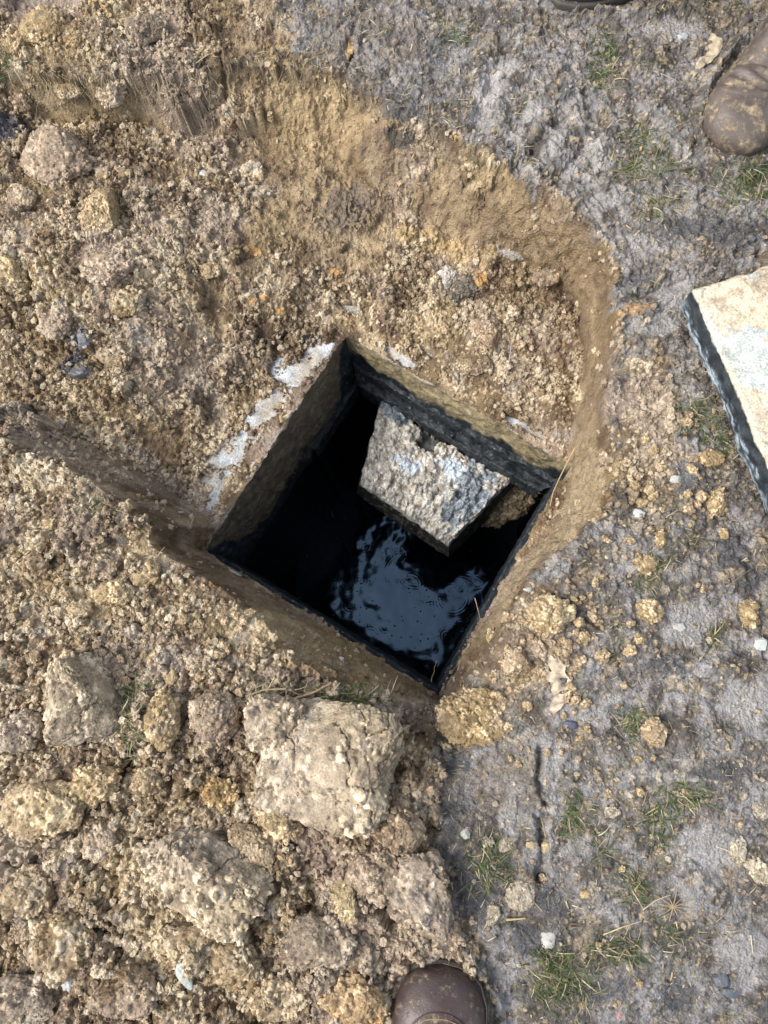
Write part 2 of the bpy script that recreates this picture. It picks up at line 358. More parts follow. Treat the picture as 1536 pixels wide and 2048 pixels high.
mc = mix(mc, [.43, .40, .37], np.clip(streakz, 0, 1)*sst(0, .35, fbm(sx+fbm(X, Y, .08, 3, s=19)*.03, sy*.14, .03, 4, s=9))*.8)
# speckle of clay grains and dark bits trodden into the mud
sp1 = fbm(X, Y, .007, 2, s=121); sp2 = fbm(X, Y, .009, 2, s=122)
mc = mix(mc, TAN, sst(.55, .7, sp1)*.7); mc = mix(mc, DARK, sst(.45, .6, sp2)*.8)
T2 = T > .62
mc = mix(mc, TAN, (T2 & (T*1000 % 1 > .0))*1.0*sst(.6, .7, T)*.6)
darkband = np.exp(-((U-905)/45)**2-((V_-1700)/150)**2)+.8*np.exp(-((U-1050)/60)**2-((V_-1850)/70)**2)+.7*np.exp(-((U-1120)/60)**2-((V_-1990)/60)**2)
mc = mix(mc, [.06, .052, .045], np.clip(darkband, 0, 1)*sst(-.3, .3, fbm(X, Y, .03, 3, s=131)+.2)*.85)
mc = mc*(.80+.2*np.clip(fbm(X, Y, .012, 4, s=133)*1.6, -1, 1))[..., None]*np.array([.97, .97, .99])
mc = mix(mc, np.array([.32, .305, .295])*(.85+.3*np.clip(.5+fbm(sx, sy*.2, .02, 3, s=29)*np.clip(streakz*1.2, .15, 1), 0, 1))[..., None], slick*.7)
col = mix(col, mc, mud)
# turf band above the pit edge: dark, peaty, with roots
turf = np.exp(-((D+.005)/.02)**2)*(U > 380)*(U < 1000)*(V_ < 330)
turf2 = sst(.03, -.0, D)*sst(-.05, -.01, D)*(U < 400)*(V_ < 260)
col = mix(col, [.12, .095, .07], np.clip(turf+turf2*.8, 0, 1)*sst(-.4, .2, fbm(X, Y, .02, 3, s=141))*.75)
topg = (V_ < 130)*(U > 380)*(U < 900)*1.0
def patch(u, v, a, b, ang, c, s, k=.8):
    global col
    col = mix(col, c, sst(1.15, .75, ell(u, v, a, b, ang)+fbm(X, Y, .02, 3, s=s)*.5)*k)
patch(700, 415, 62, 45, 0, [.15, .115, .09], 151); patch(25, 262, 45, 28, 10, NAVY, 152); patch(160, 680, 22, 28, 0, [.11, .12, .14], 153); patch(150, 735, 30, 22, 0, [.07, .075, .09], 154, .9)
patch(800, 285, 40, 22, 0, [.06, .06, .05], 155); patch(560, 480, 60, 90, 0, [.30, .22, .11], 156, .4); patch(880, 490, 120, 22, 15, [.50, .36, .17], 157, .6); patch(1020, 510, 30, 8, 15, [.5, .48, .42], 158, .8)
patch(1260, 625, 35, 14, -15, [.42, .24, .09], 159, .6); patch(290, 247, 9, 6, 0, ORA, 160, .9); patch(508, 505, 16, 8, 20, ORA, 161, .8); patch(520, 605, 25, 8, -10, ORA, 162, .7); patch(560, 625, 10, 8, 0, ORA, 163, .8)
patch(670, 545, 18, 8, 0, ORA, 164, .6); patch(960, 555, 16, 22, 0, ORA, 165, .7); patch(920, 590, 26, 18, 0, [.1, .095, .085], 166, .9); patch(975, 175, 50, 30, 100, [.45, .42, .40], 167, .7)
patch(270, 560, 60, 40, 0, [.5, .36, .18], 168, .3); patch(640, 1340, 80, 12, 15, [.36, .25, .12], 169, .5); patch(1000, 1560, 90, 60, 0, [.17, .14, .11], 170, .4); patch(735, 2020, 50, 26, 0, [.52, .31, .10], 171, .7)
patch(1330, 1550, 90, 9, 5, [.45, .42, .39], 172, .35); patch(750, 80, 130, 60, 0, [.2, .17, .15], 173, .5); patch(860, 160, 50, 40, 0, [.09, .085, .08], 174, .5); patch(640, 240, 110, 60, 10, [.42, .31, .17], 175, .6)
for u, v, a, b, an in [(880, 95, 26, 40, 10), (800, 215, 40, 30, 0), (1130, 190, 16, 24, 0), (1175, 268, 26, 12, 0), (1010, 310, 12, 40, 30), (1480, 470, 70, 30, 0), (1370, 455, 60, 22, 0), (1395, 975, 50, 36, 40), (1460, 1100, 30, 40, 0), (1105, 560, 0.1, 0.1, 0), (1270, 560, 40, 16, -10),
                      (1100, 1810, 50, 30, 0), (1060, 1880, 40, 30, 0), (1430, 1540, 60, 20, 0), (1240, 1420, 30, 16, 0), (1160, 1230, 26, 14, 0), (1330, 1330, 40, 20, 20), (1200, 1980, 60, 24, 0), (1360, 1990, 40, 30, 0), (1500, 1160, 30, 30, 0), (900, 1520, 50, 20, 20), (960, 1780, 40, 70, 0)]:
    if a > 1: patch(u, v, a, b, an, [.062, .064, .070], u+v, .7)
# wet film beside the bare concrete
rgh = np.clip(.82-.50*mud*sst(-.4, .4, fbm(X, Y, .04, 3, s=181)+.6*slick)-.15*smoothwall-.2*damp*clay, .30, .9)
spill = np.clip(fbm(X, Y, .035, 3, s=231)*.9+fbm(X, Y, .008, 2, s=232)*.35+.1, 0, 1)*np.where(-X+Y-(rc[1]-rc[0]) > 0, .006, .011)
keepf = Dout > -spill
gz = np.gradient(Z, SP, axis=0)[G0:-G0, G0:-G0], np.gradient(Z, SP, axis=1)[G0:-G0, G0:-G0]
GM = np.zeros_like(Z); GM[G0:-G0, G0:-G0] = np.clip(np.hypot(*gz), 0, 8); st = np.zeros_like(Z); st[G0:-G0, G0:-G0] = sst(.8, 2.5, np.hypot(*gz))
m_ = st.ravel() > .01; q_ = np.stack([X.ravel()[m_], Y.ravel()[m_], Z.ravel()[m_]], -1)
JX, JY = np.zeros(Z.size), np.zeros(Z.size); JX[m_] = fbm3(q_, .022, 4, s=3)*.0055*st.ravel()[m_]; JY[m_] = fbm3(q_, .022, 4, s=13)*.0055*st.ravel()[m_]
Vt = np.stack([X+JX.reshape(X.shape), Y+JY.reshape(X.shape), Z], -1).reshape(-1, 3)
Fc = gridfaces(ni, nj)
cen = keepf.ravel()
Fc = Fc[cen[Fc].any(1)]
used = np.zeros(len(Vt), bool); used[Fc.ravel()] = True; remap = np.cumsum(used)-1
me = mesh('ground', Vt[used], remap[Fc], M_SOIL, np.clip(col.reshape(-1, 3)[used], 0, 1), True, rgh.ravel()[used])
tag(obj('ground', me), kind='structure')
def hz(x, y):
    "terrain height by lookup"
    j = np.clip(np.searchsorted(GX, x), 0, nj-1); i = np.clip(np.searchsorted(GY, y), 0, ni-1); return Z[i, j]
def ground_at(u, v, n=4):
    "where the sight line through a picture position meets the soil"
    z = np.zeros_like(np.asarray(u, float)) - .05
    for _ in range(n*4):
        x, y = W(u, v, z); z = .6*z+.4*hz(x, y)
    x, y = W(u, v, z); return x, y, z

# ------------------------------------------------------------------ rubble pieces
import bmesh
_ico = {}
def ico(k):
    if k not in _ico:
        bm = bmesh.new(); bmesh.ops.create_icosphere(bm, subdivisions=k, radius=1)
        v = np.array([q.co[:] for q in bm.verts]); f = np.array([[q.index for q in t.verts] for t in bm.faces]); bm.free(); _ico[k] = (v, f)
    return _ico[k]
def clod(dims, sub=5, seed=0, box=.0, crumb=.006, nc=None, amp=.18, cuts=3, base=None, vary=1., flatz=False):
    "a broken lump of clay: boxy core, sheared faces, crumbs all over -> V, F, colour"
    r = np.random.default_rng(seed); v0, f = ico(sub); d = v0.copy()
    p = np.sign(d)*np.abs(d)**(1-box*.55); p /= (np.abs(p)**(2+6*box)).sum(1)[:, None]**(1/(2+6*box))
    p = p*(1+amp*fbm3(p+seed*3.1, .9, 5, .6)[:, None]*1.35)
    for _ in range(cuts):                                 # sheared flat faces
        nrm = r.normal(size=3); nrm[2] = abs(nrm[2])*.8; nrm /= np.linalg.norm(nrm); h = r.uniform(.62, .85)
        q = p@nrm-h; p = p-np.clip(q, 0, None)[:, None]*nrm*.85
    p = p*np.asarray(dims)
    nrm = p/np.asarray(dims)**2; nrm /= np.linalg.norm(nrm, axis=1)[:, None]
    t = np.full(len(p), .45)+.25*fbm3(p, .03, 2)
    mx = float(max(dims)); area = 4*np.pi*(dims[0]*dims[1]+dims[1]*dims[2]+dims[0]*dims[2])/3
    mk = np.clip(sst(-.28, .12, fbm3(p+seed, mx*.8, 3)), .12, 1)
    for cr in (crumb*1.5, crumb*.8, crumb*.45):
        n = int(min(1400 if sub > 5 else 420, (.25 if cr > crumb else .6)*area/(cr*cr*2.2))) if nc is None else nc
        if n < 4 or cr < mx*.025*(1 if sub > 4 else 2): continue
        cs = p[r.integers(0, len(p), n)]; rr = cr*r.uniform(.5, 1.35, n); tv = r.random(n); disp = np.zeros(len(p)); tw = t.copy()
        for a in range(0, n, 60):
            dd = ((p[:, None]-cs[None, a:a+60])**2).sum(2)/(rr[a:a+60]**2)[None]
            dm = np.sqrt(np.clip(1-dd, 0, 1))*rr[a:a+60]*.75; k = dm.argmax(1); b = dm[np.arange(len(p)), k]; m = b > disp
            disp[m] = (b*mk)[m]; tw[m] = tv[a:a+60][k[m]]*(.3+.7*mk[m])+.2*(1-mk[m])
        p = p+nrm*(disp-cr*.3*mk)[:, None]; t = tw
    p = p+nrm*(fbm3(p, .012*max(1, mx/.05)**.5, 3)*.05*mx**.5*.12)[:, None]
    cr = np.abs(fbm3(p+9, mx*.7, 3)); p = p-nrm*(sst(.035, 0, cr)*.07*mx)[:, None]      # cracks
    c = clay_col(p[:, 0]+seed*.37+p[:, 2], p[:, 1]-seed*.21+p[:, 2], t, s=seed*.13)
    if base is not None: vw = min(vary*.42, .95); c = (c*(1-vw)+np.asarray(base)*vw)*(.5+.85*t[:, None])
    
    return p, f, np.clip(c, .01, 1)
CR = []; CL = 'clay_clod'
PXM = .000763                                            # metres per picture pixel at ground level
def lump(name, u, v, ru, rv, label, cat='clod', rot=0., h=.6, seed=0, sub=None, box=.0, crumb=.006, base=None, vary=1., mat=None, group=None, bury=.35, z=None, amp=.18, cuts=3, tilt=(0, 0), parent=None):
    x, y, zz = ground_at(u, v); x, y, zz = float(x), float(y), float(zz)
    if z is not None: zz = z; x, y = [float(q) for q in W(u, v, z)]
    k = (H-zz)/F; a, b = ru*k*.95, rv*k*.95; c = min(a, b)*h if h < 3 else h
    if sub is None: sub = 7 if max(a, b) > .07 else 6 if max(a, b) > .025 else 5 if max(a, b) > .012 else 4
    V, f, cl = clod((a, b, c), sub, seed, box, crumb, None, amp, cuts, base, vary)
    o = obj(name, mesh(name, V, f, mat or M_CLOD, cl), parent)
    if z is None:                                        # rest on the mean soil around
        q = np.linspace(0, 6.28, 12); zz = float(np.mean(hz(x+a*.7*np.cos(q), y+b*.7*np.sin(q))))
    o.location = (x, y, zz+c*(1-2*bury)); o.rotation_euler = (RAD(tilt[0]), RAD(tilt[1]), RAD(-rot))
    if max(a, b) > .016 and z is None and mat is None:
        cr_, sr_ = math.cos(RAD(-rot)), math.sin(RAD(-rot)); k = rng.integers(0, len(V), int(a*b*60000)); k = k[V[k, 2] > -.1*c]
        CR.append(np.c_[V[k, 0]*cr_-V[k, 1]*sr_+x, V[k, 0]*sr_+V[k, 1]*cr_+y, V[k, 2]+o.location[2], cl[k]])
    return tag(o, label, cat, group)
PG = [.50, .42, .315]; GB = [.36, .30, .245]; YC = [.56, .41, .21]; BR = [.30, .22, .15]
for a in [
    # u, v, ru, rv, label, kwargs
    (CL, 122, 318, 82, 76, 'big roundish pinkish tan clay clod in the upper left, largest on the left bank', dict(base=[.5, .38, .26], h=.55, crumb=.005, seed=1)),
    (CL, 205, 430, 44, 66, 'upright oval yellow clay clod with a smooth sheared left face', dict(rot=18, base=YC, h=.8, crumb=.004, seed=2, amp=.1)),
    (CL, 215, 540, 62, 42, 'pinkish clod just below the upright oval yellow clod', dict(base=[.42, .32, .24], h=.5, seed=3)),
    (CL, 35, 400, 42, 38, 'tan clod at the left picture edge, beside the oval yellow clod', dict(seed=4, h=.5)),
    (CL, 30, 560, 48, 48, 'crumbly pale yellow clod at the left edge, lower than the oval one', dict(seed=5, base=YC, h=.5)),
    (CL, 100, 458, 24, 22, 'small rounded clod left of the oval yellow clod', dict(seed=6, h=.6)),
    (CL, 208, 345, 20, 18, 'small squarish tan clod right of the biggest upper left clod', dict(seed=7, box=.5, h=.6)),
    (CL, 245, 345, 26, 16, 'flat elongated tan clod, second right of the biggest upper left clod', dict(seed=8, h=.6)),
    (CL, 213, 160, 40, 50, 'brownish clod hanging under the turf edge at upper left', dict(seed=9, base=BR, h=.7)),
    (CL, 140, 186, 36, 24, 'smooth grey brown clod under the hanging roots', dict(seed=10, base=BR, h=.7, crumb=.003)),
    (CL, 52, 205, 26, 34, 'brown clod below the turf edge by the dark blue patch', dict(seed=11, base=BR, h=.6)),
    (CL, 470, 255, 26, 24, 'tan crumbly clod at the foot of the spade groove', dict(seed=12, h=.6)),
    (CL, 530, 388, 30, 18, 'angular grey stone-like clod with tan crumbs, upper middle', dict(seed=13, base=[.22, .19, .17], box=.4, h=.6, crumb=.003)),
    (CL, 505, 345, 30, 30, 'loose tan clod above the angular grey lump', dict(seed=14, h=.5)),
    (CL, 420, 540, 26, 22, 'yellow clod in the middle of the left slope', dict(seed=15, base=YC, h=.5)),
    (CL, 250, 600, 48, 40, 'tan lumpy clod on the left slope above the valley', dict(seed=16, h=.5)),
    (CL, 110, 640, 42, 50, 'crumbly clod left of the dark blue grey patch', dict(seed=17, h=.45)),
    (CL, 230, 710, 40, 30, 'tan clod right of the dark blue grey patch', dict(seed=18, h=.5)),
    (CL, 978, 665, 32, 46, 'brown oval lump standing on the pit slope above the chamber', dict(rot=-20, seed=19, base=[.36, .25, .17], h=.8, crumb=.003, amp=.1)),
    (CL, 945, 728, 38, 28, 'dark brown lump touching the oval lump above the chamber', dict(seed=20, base=BR, h=.7, crumb=.004)),
    (CL, 1090, 560, 30, 28, 'brown clod high in the upper right corner of the pit', dict(seed=21, base=BR, h=.5)),
    (CL, 1098, 1232, 46, 40, 'pale crumbly clay clod right of the chamber water', dict(seed=22, base=YC, h=.7, bury=.25, crumb=.005)),
    (CL, 1033, 1325, 33, 33, 'round pinkish brown clod beside the dead leaf', dict(seed=23, base=[.42, .29, .18], h=.8, bury=.25, crumb=.003, amp=.1)),
    (CL, 966, 1440, 96, 60, 'large flat yellow clod below the chamber south corner', dict(rot=5, seed=24, base=YC, h=.5, bury=.3, crumb=.006)),
    (CL, 1297, 1222, 27, 25, 'tan clod alone on grey mud, upper of two near the right', dict(seed=25, base=YC, h=.8, bury=.2, crumb=.004)),
    (CL, 1309, 1464, 28, 31, 'pale pinkish clod next to a grass tuft on grey mud', dict(seed=26, base=[.58, .44, .28], h=.7, bury=.25, crumb=.003)),
    (CL, 1206, 1312, 17, 14, 'small brown clod between the dead leaf and the right edge', dict(seed=27, base=YC, h=.8, bury=.2, crumb=.003)),
    (CL, 1277, 1279, 13, 11, 'small round clod below the lone tan clod', dict(seed=28, base=YC, h=.8, bury=.2, crumb=.003)),
    (CL, 1168, 1274, 14, 12, 'small round clod right of the pale crumbly clod', dict(seed=29, base=YC, h=.8, bury=.2, crumb=.003)),
    (CL, 1126, 1302, 20, 11, 'flat double clod just above the dead leaf', dict(seed=30, base=YC, h=.8, bury=.2, crumb=.003)),
    (CL, 986, 1272, 14, 18, 'reddish brown clod by the chamber east edge', dict(seed=31, h=.8, bury=.2, crumb=.003)),
    (CL, 1078, 1300, 18, 16, 'yellow clod between the round clod and the pale crumbly clod', dict(seed=32, h=.8, bury=.2, crumb=.003)),
    (CL, 1432, 1007, 24, 28, 'knobbly clod lying near the concrete cover side', dict(seed=33, base=YC, h=.8, bury=.2, crumb=.004)),
    (CL, 1400, 995, 12, 14, 'small clod left of the knobbly clod by the cover', dict(seed=34, base=YC, h=.8, bury=.2, crumb=.003)),
    (CL, 1321, 1077, 13, 18, 'upright small tan clod on mud below the cover', dict(seed=35, base=YC, h=.8, bury=.2, crumb=.003)),
    (CL, 1445, 1068, 11, 13, 'little rounded clod under the knobbly clod', dict(seed=36, base=YC, h=.8, bury=.2, crumb=.003)),
    (CL, 1420, 918, 28, 18, 'clod pressed against the dark side of the cover', dict(seed=37, base=YC, h=.7, bury=.25)),
    (CL, 1500, 1225, 22, 30, 'broken clod cluster at the right picture edge', dict(seed=38, base=YC, h=.6, bury=.3)),
    (CL, 1230, 920, 34, 28, 'pale pinkish clod on the pit lip right of the chamber', dict(seed=39, base=[.46, .36, .27], h=.4, bury=.4)),
    (CL, 1290, 1130, 26, 20, 'brownish clod right of the smooth clay wall', dict(seed=40, h=.5, bury=.35)),
    (CL, 898, 553, 22, 28, 'pale whitish lump high in the pit corner', dict(seed=79, base=[.55, .52, .46], vary=1.8, h=.6, bury=.4, crumb=.003)),
    (CL, 932, 574, 28, 26, 'dark grey lump beside the pale one in the pit corner', dict(seed=80, base=[.12, .11, .095], vary=1.9, h=.6, bury=.4, crumb=.004)),
    # lower-left spoil heap
    (CL, 640, 1522, 150, 116, 'huge pale sheared clay block with grass on its top edge', dict(rot=8, seed=241, base=PG, box=.6, h=.6, bury=.38, crumb=.0045, amp=.2, cuts=4)),
    (CL, 555, 1450, 62, 60, 'cracked pale block corner left of the grassy block', dict(rot=10, seed=42, base=PG, box=.5, h=.9, bury=.25, crumb=.006, amp=.12)),
    (CL, 395, 1745, 140, 78, 'large pale grey slab of clay lying tilted on the heap', dict(rot=28, seed=43, base=PG, box=.6, h=.65, bury=.36, crumb=.007, amp=.14, cuts=4)),
    (CL, 165, 1395, 76, 88, 'pale grey block with a grassy right side', dict(rot=-14, seed=44, base=PG, box=.5, h=.8, bury=.3, crumb=.006, amp=.12, cuts=4)),
    (CL, 328, 1440, 38, 60, 'upright crumbly yellow clod between the two grassy blocks', dict(seed=45, base=YC, h=.9, bury=.25, crumb=.006, amp=.1)),
    (CL, 425, 1430, 52, 58, 'brown clod beside the cracked pale block', dict(seed=46, base=BR, h=.8, crumb=.005)),
    (CL, 230, 1186, 44, 28, 'oval crumbly clod on the left bank of the pit', dict(seed=47, base=YC, h=.7, bury=.25, crumb=.005)),
    (CL, 160, 1220, 26, 18, 'smaller clod below left of the oval crumbly clod', dict(seed=48, base=YC, h=.7, bury=.25, crumb=.004)),
    (CL, 75, 1085, 28, 26, 'clod with an orange spot on the left bank', dict(seed=49, h=.6)),
    (CL, 100, 1050, 13, 14, 'little flat yellow chip clod on the left bank', dict(seed=50, base=YC, box=.6, h=.5, crumb=.003)),
    (CL, 70, 1130, 34, 26, 'crumbly clod with a pale chip near the left edge', dict(seed=51, h=.6)),
    (CL, 205, 1130, 36, 34, 'broad brown clod above the oval crumbly clod', dict(seed=52, h=.5)),
    (CL, 295, 1150, 34, 28, 'clod on the bank nearest the chamber west corner', dict(seed=53, h=.5)),
    (CL, 40, 1460, 56, 48, 'grey brown clod at the left edge beside the pale grey block', dict(seed=54, base=GB, h=.7)),
    (CL, 75, 1625, 88, 72, 'wide yellow crumbly clod on the left of the heap', dict(seed=55, base=YC, h=.5, crumb=.007)),
    (CL, 200, 1560, 52, 42, 'yellow clod below the pale grey block', dict(seed=56, base=YC, h=.7)),
    (CL, 205, 1680, 34, 36, 'small clod left of the large pale grey slab', dict(seed=57, h=.7)),
    (CL, 505, 1690, 34, 58, 'smooth olive brown lump beside the large pale slab', dict(rot=-48, seed=58, base=[.36, .27, .14], h=.7, crumb=.002, amp=.1)),
    (CL, 560, 1640, 56, 30, 'crumbly yellow ridge clod above the olive lump', dict(seed=59, base=YC, h=.6, rot=25)),
    (CL, 690, 1800, 22, 42, 'pale yellow splinter of clay standing on the heap', dict(rot=-15, seed=60, base=[.62, .5, .28], h=.8, box=.4, crumb=.003)),
    (CL, 745, 1740, 62, 58, 'brown crumbly clod above the boot', dict(seed=61, base=BR, h=.7)),
    (CL, 835, 1790, 62, 82, 'cracked grey brown block right beside the boot', dict(seed=62, base=GB, box=.4, h=.7, bury=.3, rot=-12)),
    (CL, 640, 1880, 72, 52, 'rounded clod left of the cracked grey brown block', dict(seed=63, base=GB, h=.6)),
    (CL, 790, 1650, 58, 56, 'dark crumbly clod at the heap edge under the grassy block', dict(seed=64, base=BR, h=.7)),
    (CL, 110, 1900, 80, 62, 'broad tan clod in the lower left corner area', dict(seed=65, h=.55, crumb=.007)),
    (CL, 60, 1990, 70, 50, 'greyish clod in the very bottom left corner', dict(seed=66, base=GB, h=.5)),
    (CL, 240, 1985, 82, 48, 'wide low clod on the bottom edge between two white flints', dict(seed=67, h=.5)),
    (CL, 470, 1920, 60, 50, 'tan clod low on the heap right of the grey flint', dict(seed=68, h=.6)),
    (CL, 560, 1990, 62, 44, 'brown clod at the bottom edge left of the boot', dict(seed=69, base=BR, h=.6)),
    (CL, 380, 1880, 52, 26, 'flat topped clod under the large pale slab', dict(seed=70, box=.5, h=.7)),
    (CL, 300, 1560, 34, 30, 'small crumbly clod under the upright yellow clod', dict(seed=71, h=.7)),
    (CL, 440, 1590, 42, 32, 'orange tinged clod left of the grassy block', dict(seed=72, base=[.56, .36, .14], h=.6)),
    (CL, 700, 2005, 58, 46, 'orange yellow clod touching the boot on its left', dict(seed=73, base=[.55, .35, .14], h=.6)),
    (CL, 60, 1780, 58, 50, 'dull brown clod at the left edge halfway down the heap', dict(seed=74, base=BR, h=.5)),
    (CL, 90, 60, 60, 50, 'tan clod on the bank in the top left corner', dict(seed=75, h=.5, base=YC)),
    (CL, 290, 60, 52, 44, 'greyish clod on the top bank left of the spade groove', dict(seed=76, h=.5, base=GB)),
    (CL, 195, 65, 40, 38, 'small clod on the top bank between two others', dict(seed=77, h=.5)),
    (CL, 30, 90, 34, 28, 'yellowish clod at the left edge above the turf', dict(seed=78, h=.5, base=YC)),
]:
    lump(a[0], *a[1:5], a[5], group='clay clods lying around the pit', **a[6])
for a in [(1340, 575, 0), (410, 350, 0)]: pass
WH = [.50, .51, .48]; ST = [.10, .12, .16]; GS = [.33, .35, .34]
for u, v, a, b, rot, c, lab, cat in [
    (410, 350, 12, 9, 20, WH, 'small white stone on the upper left slope', 'stone'), (136, 1957, 13, 24, -20, [.62, .64, .64], 'long white flint in the lower left', 'flint'),
    (370, 1952, 12, 26, -25, [.45, .49, .46], 'grey green flint low on the heap', 'flint'), (1096, 1880, 14, 14, 0, WH, 'white stone in dark mud near the bottom tuft', 'stone'),
    (1358, 1254, 12, 8, 10, WH, 'white chip right of the lone tan clod', 'stone'), (1520, 1287, 12, 13, 0, [.55, .6, .58], 'pale stone at the right picture edge', 'stone'),
    (1441, 1958, 14, 13, 0, ST, 'dark navy pebble, upper of a touching pair', 'pebble'), (1462, 1985, 15, 10, 10, [.09, .12, .16], 'dark navy pebble, lower of a touching pair', 'pebble'),
    
    (458, 226, 11, 10, 0, GS, 'grey pebble at the foot of the spade groove', 'pebble'), (311, 263, 8, 9, 0, [.42, .4, .37], 'grey pebble on the upper left slope', 'pebble'),
    (523, 1588, 16, 10, 0, [.36, .37, .38], 'flat grey pebble beside the grassy block', 'pebble'), (1365, 76, 13, 8, 5, [.42, .46, .49], 'flat pale grey stone near the top right boot', 'stone'),
    (1352, 959, 12, 9, 0, WH, 'white stone near the concrete cover', 'stone'), (1279, 1027, 12, 10, 0, [.55, .58, .58], 'pale grey stone on the pit lip', 'stone'),
    (1056, 1180, 9, 6, 0, WH, 'white chip above the pale crumbly clod', 'stone'), (1093, 1696, 11, 12, 0, [.50, .4, .22], 'yellow pebble right of the spade cut', 'pebble'),
    (1142, 1449, 13, 8, 0, [.06, .08, .16], 'navy chip below the dead leaf', 'stone'), (680, 1319, 8, 7, 0, [.5, .52, .56], 'pale chip on the slope below the chamber', 'stone'),
    (160, 745, 22, 16, 0, [.08, .09, .11], 'dark blue grey stone on the left slope', 'stone'), (165, 680, 16, 22, 0, [.16, .18, .22], 'blue grey stone above the dark one', 'stone'),
    (930, 1668, 9, 9, 0, WH, 'small white chip beside the mossy mud', 'stone'), (1170, 1788, 9, 8, 0, [.56, .4, .2], 'round tan pebble in the lower right mud', 'pebble'), (1238, 2030, 5, 6, 0, [.6, .3, .32], 'tiny pink chip at the bottom edge', 'stone'),
    (1062, 1690, 10, 7, 0, [.5, .4, .25], 'tan pebble left of the spade cut', 'pebble')]:
    lump(cat if cat != 'flint' else 'flint_stone', u, v, a, b, lab, cat, rot=rot, h=.6, seed=int(u+v), sub=4, box=.12, crumb=.0001, base=c, vary=2., mat=M_STONE, bury=.42, amp=.32)
# whitish crumbly lumps in the mud
for u, v, a, b, lab in [(1040, 1790, 26, 34, 'whitish crumbly lump in the dark mud'), (985, 1830, 16, 20, 'whitish lump left of the larger whitish one'), (1475, 1700, 17, 26, 'pale oval lump on the mud at right'),
                        (1515, 1740, 26, 26, 'pale crumbly lump at the right edge beside the oval one'), (1522, 1620, 16, 16, 'whitish lump at the right picture edge'), (1225, 1625, 16, 12, 'small yellow lump on the grey mud'),
                        (972, 1685, 16, 10, 'flat yellow crumb by the mossy mud'), (1010, 1690, 14, 15, 'whitish lump above the mossy mud')]:
    lump('chalky_lump', u, v, a, b, lab, 'clod', h=.35, seed=int(u), sub=5, crumb=.002, amp=.4, bury=.42, base=[.50, .46, .36], vary=1.3, group='chalky lumps trodden into the mud')

# ---- loose small clods: real pieces, a few shared meshes
var = []
for k in range(10):
    V, f, cl = clod((1, .82, .7), 4, 300+k, .25, .28, 60, .2, 3, YC if k % 2 else [.44, .31, .18], 1.); V = V*.01
    var.append(mesh('small_clod', V, f, M_CLOD, cl))
cand = []
def scatter(n, uc, vc, su, sv, r0, r1, lab, grp):
    k = 0
    while k < n:
        u, v = rng.normal(uc, su), rng.normal(vc, sv)
        if not (0 < u < 1536 and 0 < v < 2048): continue
        x, y, z = ground_at(u, v)
        i = np.searchsorted(GY, y); j = np.searchsorted(GX, x)
        if Dout[i, j] < .02: continue
        r = r0*(r1/r0)**(rng.random()**1.5)
        o = obj('small_clod', var[rng.integers(10)]); s = r/.01
        o.scale = (s, s*rng.uniform(.8, 1.1), s*rng.uniform(.7, 1)); o.rotation_euler = (rng.uniform(-.4, .4), rng.uniform(-.4, .4), rng.uniform(0, 6.28))
        o.location = (float(x), float(y), float(z)+r*.35); tag(o, lab, 'clod', grp); k += 1
scatter(95, 1090, 1270, 90, 75, .003, .009, 'small loose clay crumb strewn on mud right of the chamber', 'small clods right of the chamber')
scatter(60, 1330, 960, 70, 90, .003, .009, 'small loose clay crumb strewn between pit and concrete cover', 'small clods between pit and cover')
scatter(45, 1200, 1620, 190, 200, .002, .006, 'small loose clay crumb strewn over the lower right mud', 'small clods on the lower right mud')
scatter(60, 300, 1250, 160, 90, .004, .010, 'small loose clay crumb lying on the left bank', 'small clods on the left bank')
scatter(35, 1150, 1450, 160, 60, .002, .006, 'small loose clay crumb lying on grey mud below the dead leaf', 'small clods below the dead leaf')

# ---- crumbs beyond count, one object
def crumbs():
    v0, f0 = ico(2); nv = len(v0); n = 125000
    i = rng.integers(G0, ni-G0, n); j = rng.integers(G0, nj-G0, n)
    dens = np.clip(clay*(1-.95*smoothwall)*(1-.85*sm)*(.25+.75*holes)*clump**.6*np.where(nearrim > .3, .45, 1)+mud*.10, 0, 1)*(Dout > .001)*(1-.9*(bare > .3))
    dens = dens*(1+1.5*st)*.55
    k = rng.random(n) < dens[i, j]; i, j = i[k], j[k]; n = len(i)
    r = .0013*(.0068/.0013)**(rng.random(n)**2.2)
    r = np.where(mud[i, j] > .5, r*.7, r)
    E = np.concatenate(CR); bx = np.r_[GX[j], E[:, 0]]; by = np.r_[GY[i], E[:, 1]]; bz = np.r_[Z[i, j]+rng.uniform(-.5, .5, n)*GM[i, j]*SP*1.2, E[:, 2]]; r = np.r_[r, .0011*(3.2**(rng.random(len(E))**1.7))]; n = len(r)
    A = v0[None]*(1+rng.normal(0, .24, (n, nv, 1)))*np.stack([np.ones(n), rng.uniform(.5, 1, n), rng.uniform(.4, .9, n)], 1)[:, None]
    a = rng.uniform(0, 6.28, n); ca, sa = np.cos(a)[:, None], np.sin(a)[:, None]
    x = A[..., 0]*ca-A[..., 1]*sa; y = A[..., 0]*sa+A[..., 1]*ca
    P = np.stack([x, y, A[..., 2]], -1)*r[:, None, None]
    P[..., 0] += bx[:, None]+rng.uniform(-.5, .5, n)[:, None]*SP; P[..., 1] += by[:, None]; P[..., 2] += (bz+r*.3)[:, None]
    c = clay_col(bx, by, np.clip(rng.random(n)*1.15, 0, 1)); c = mix(c, np.concatenate([col[i, j], E[:, 3:]]), np.r_[np.full(len(i), .4), np.full(len(E), .65)])
    c = np.repeat(c, nv, 0)
    return P.reshape(-1, 3), (f0[None]+np.arange(n)[:, None, None]*nv).reshape(-1, 3), np.clip(c, 0, 1)
V, f, c = crumbs()
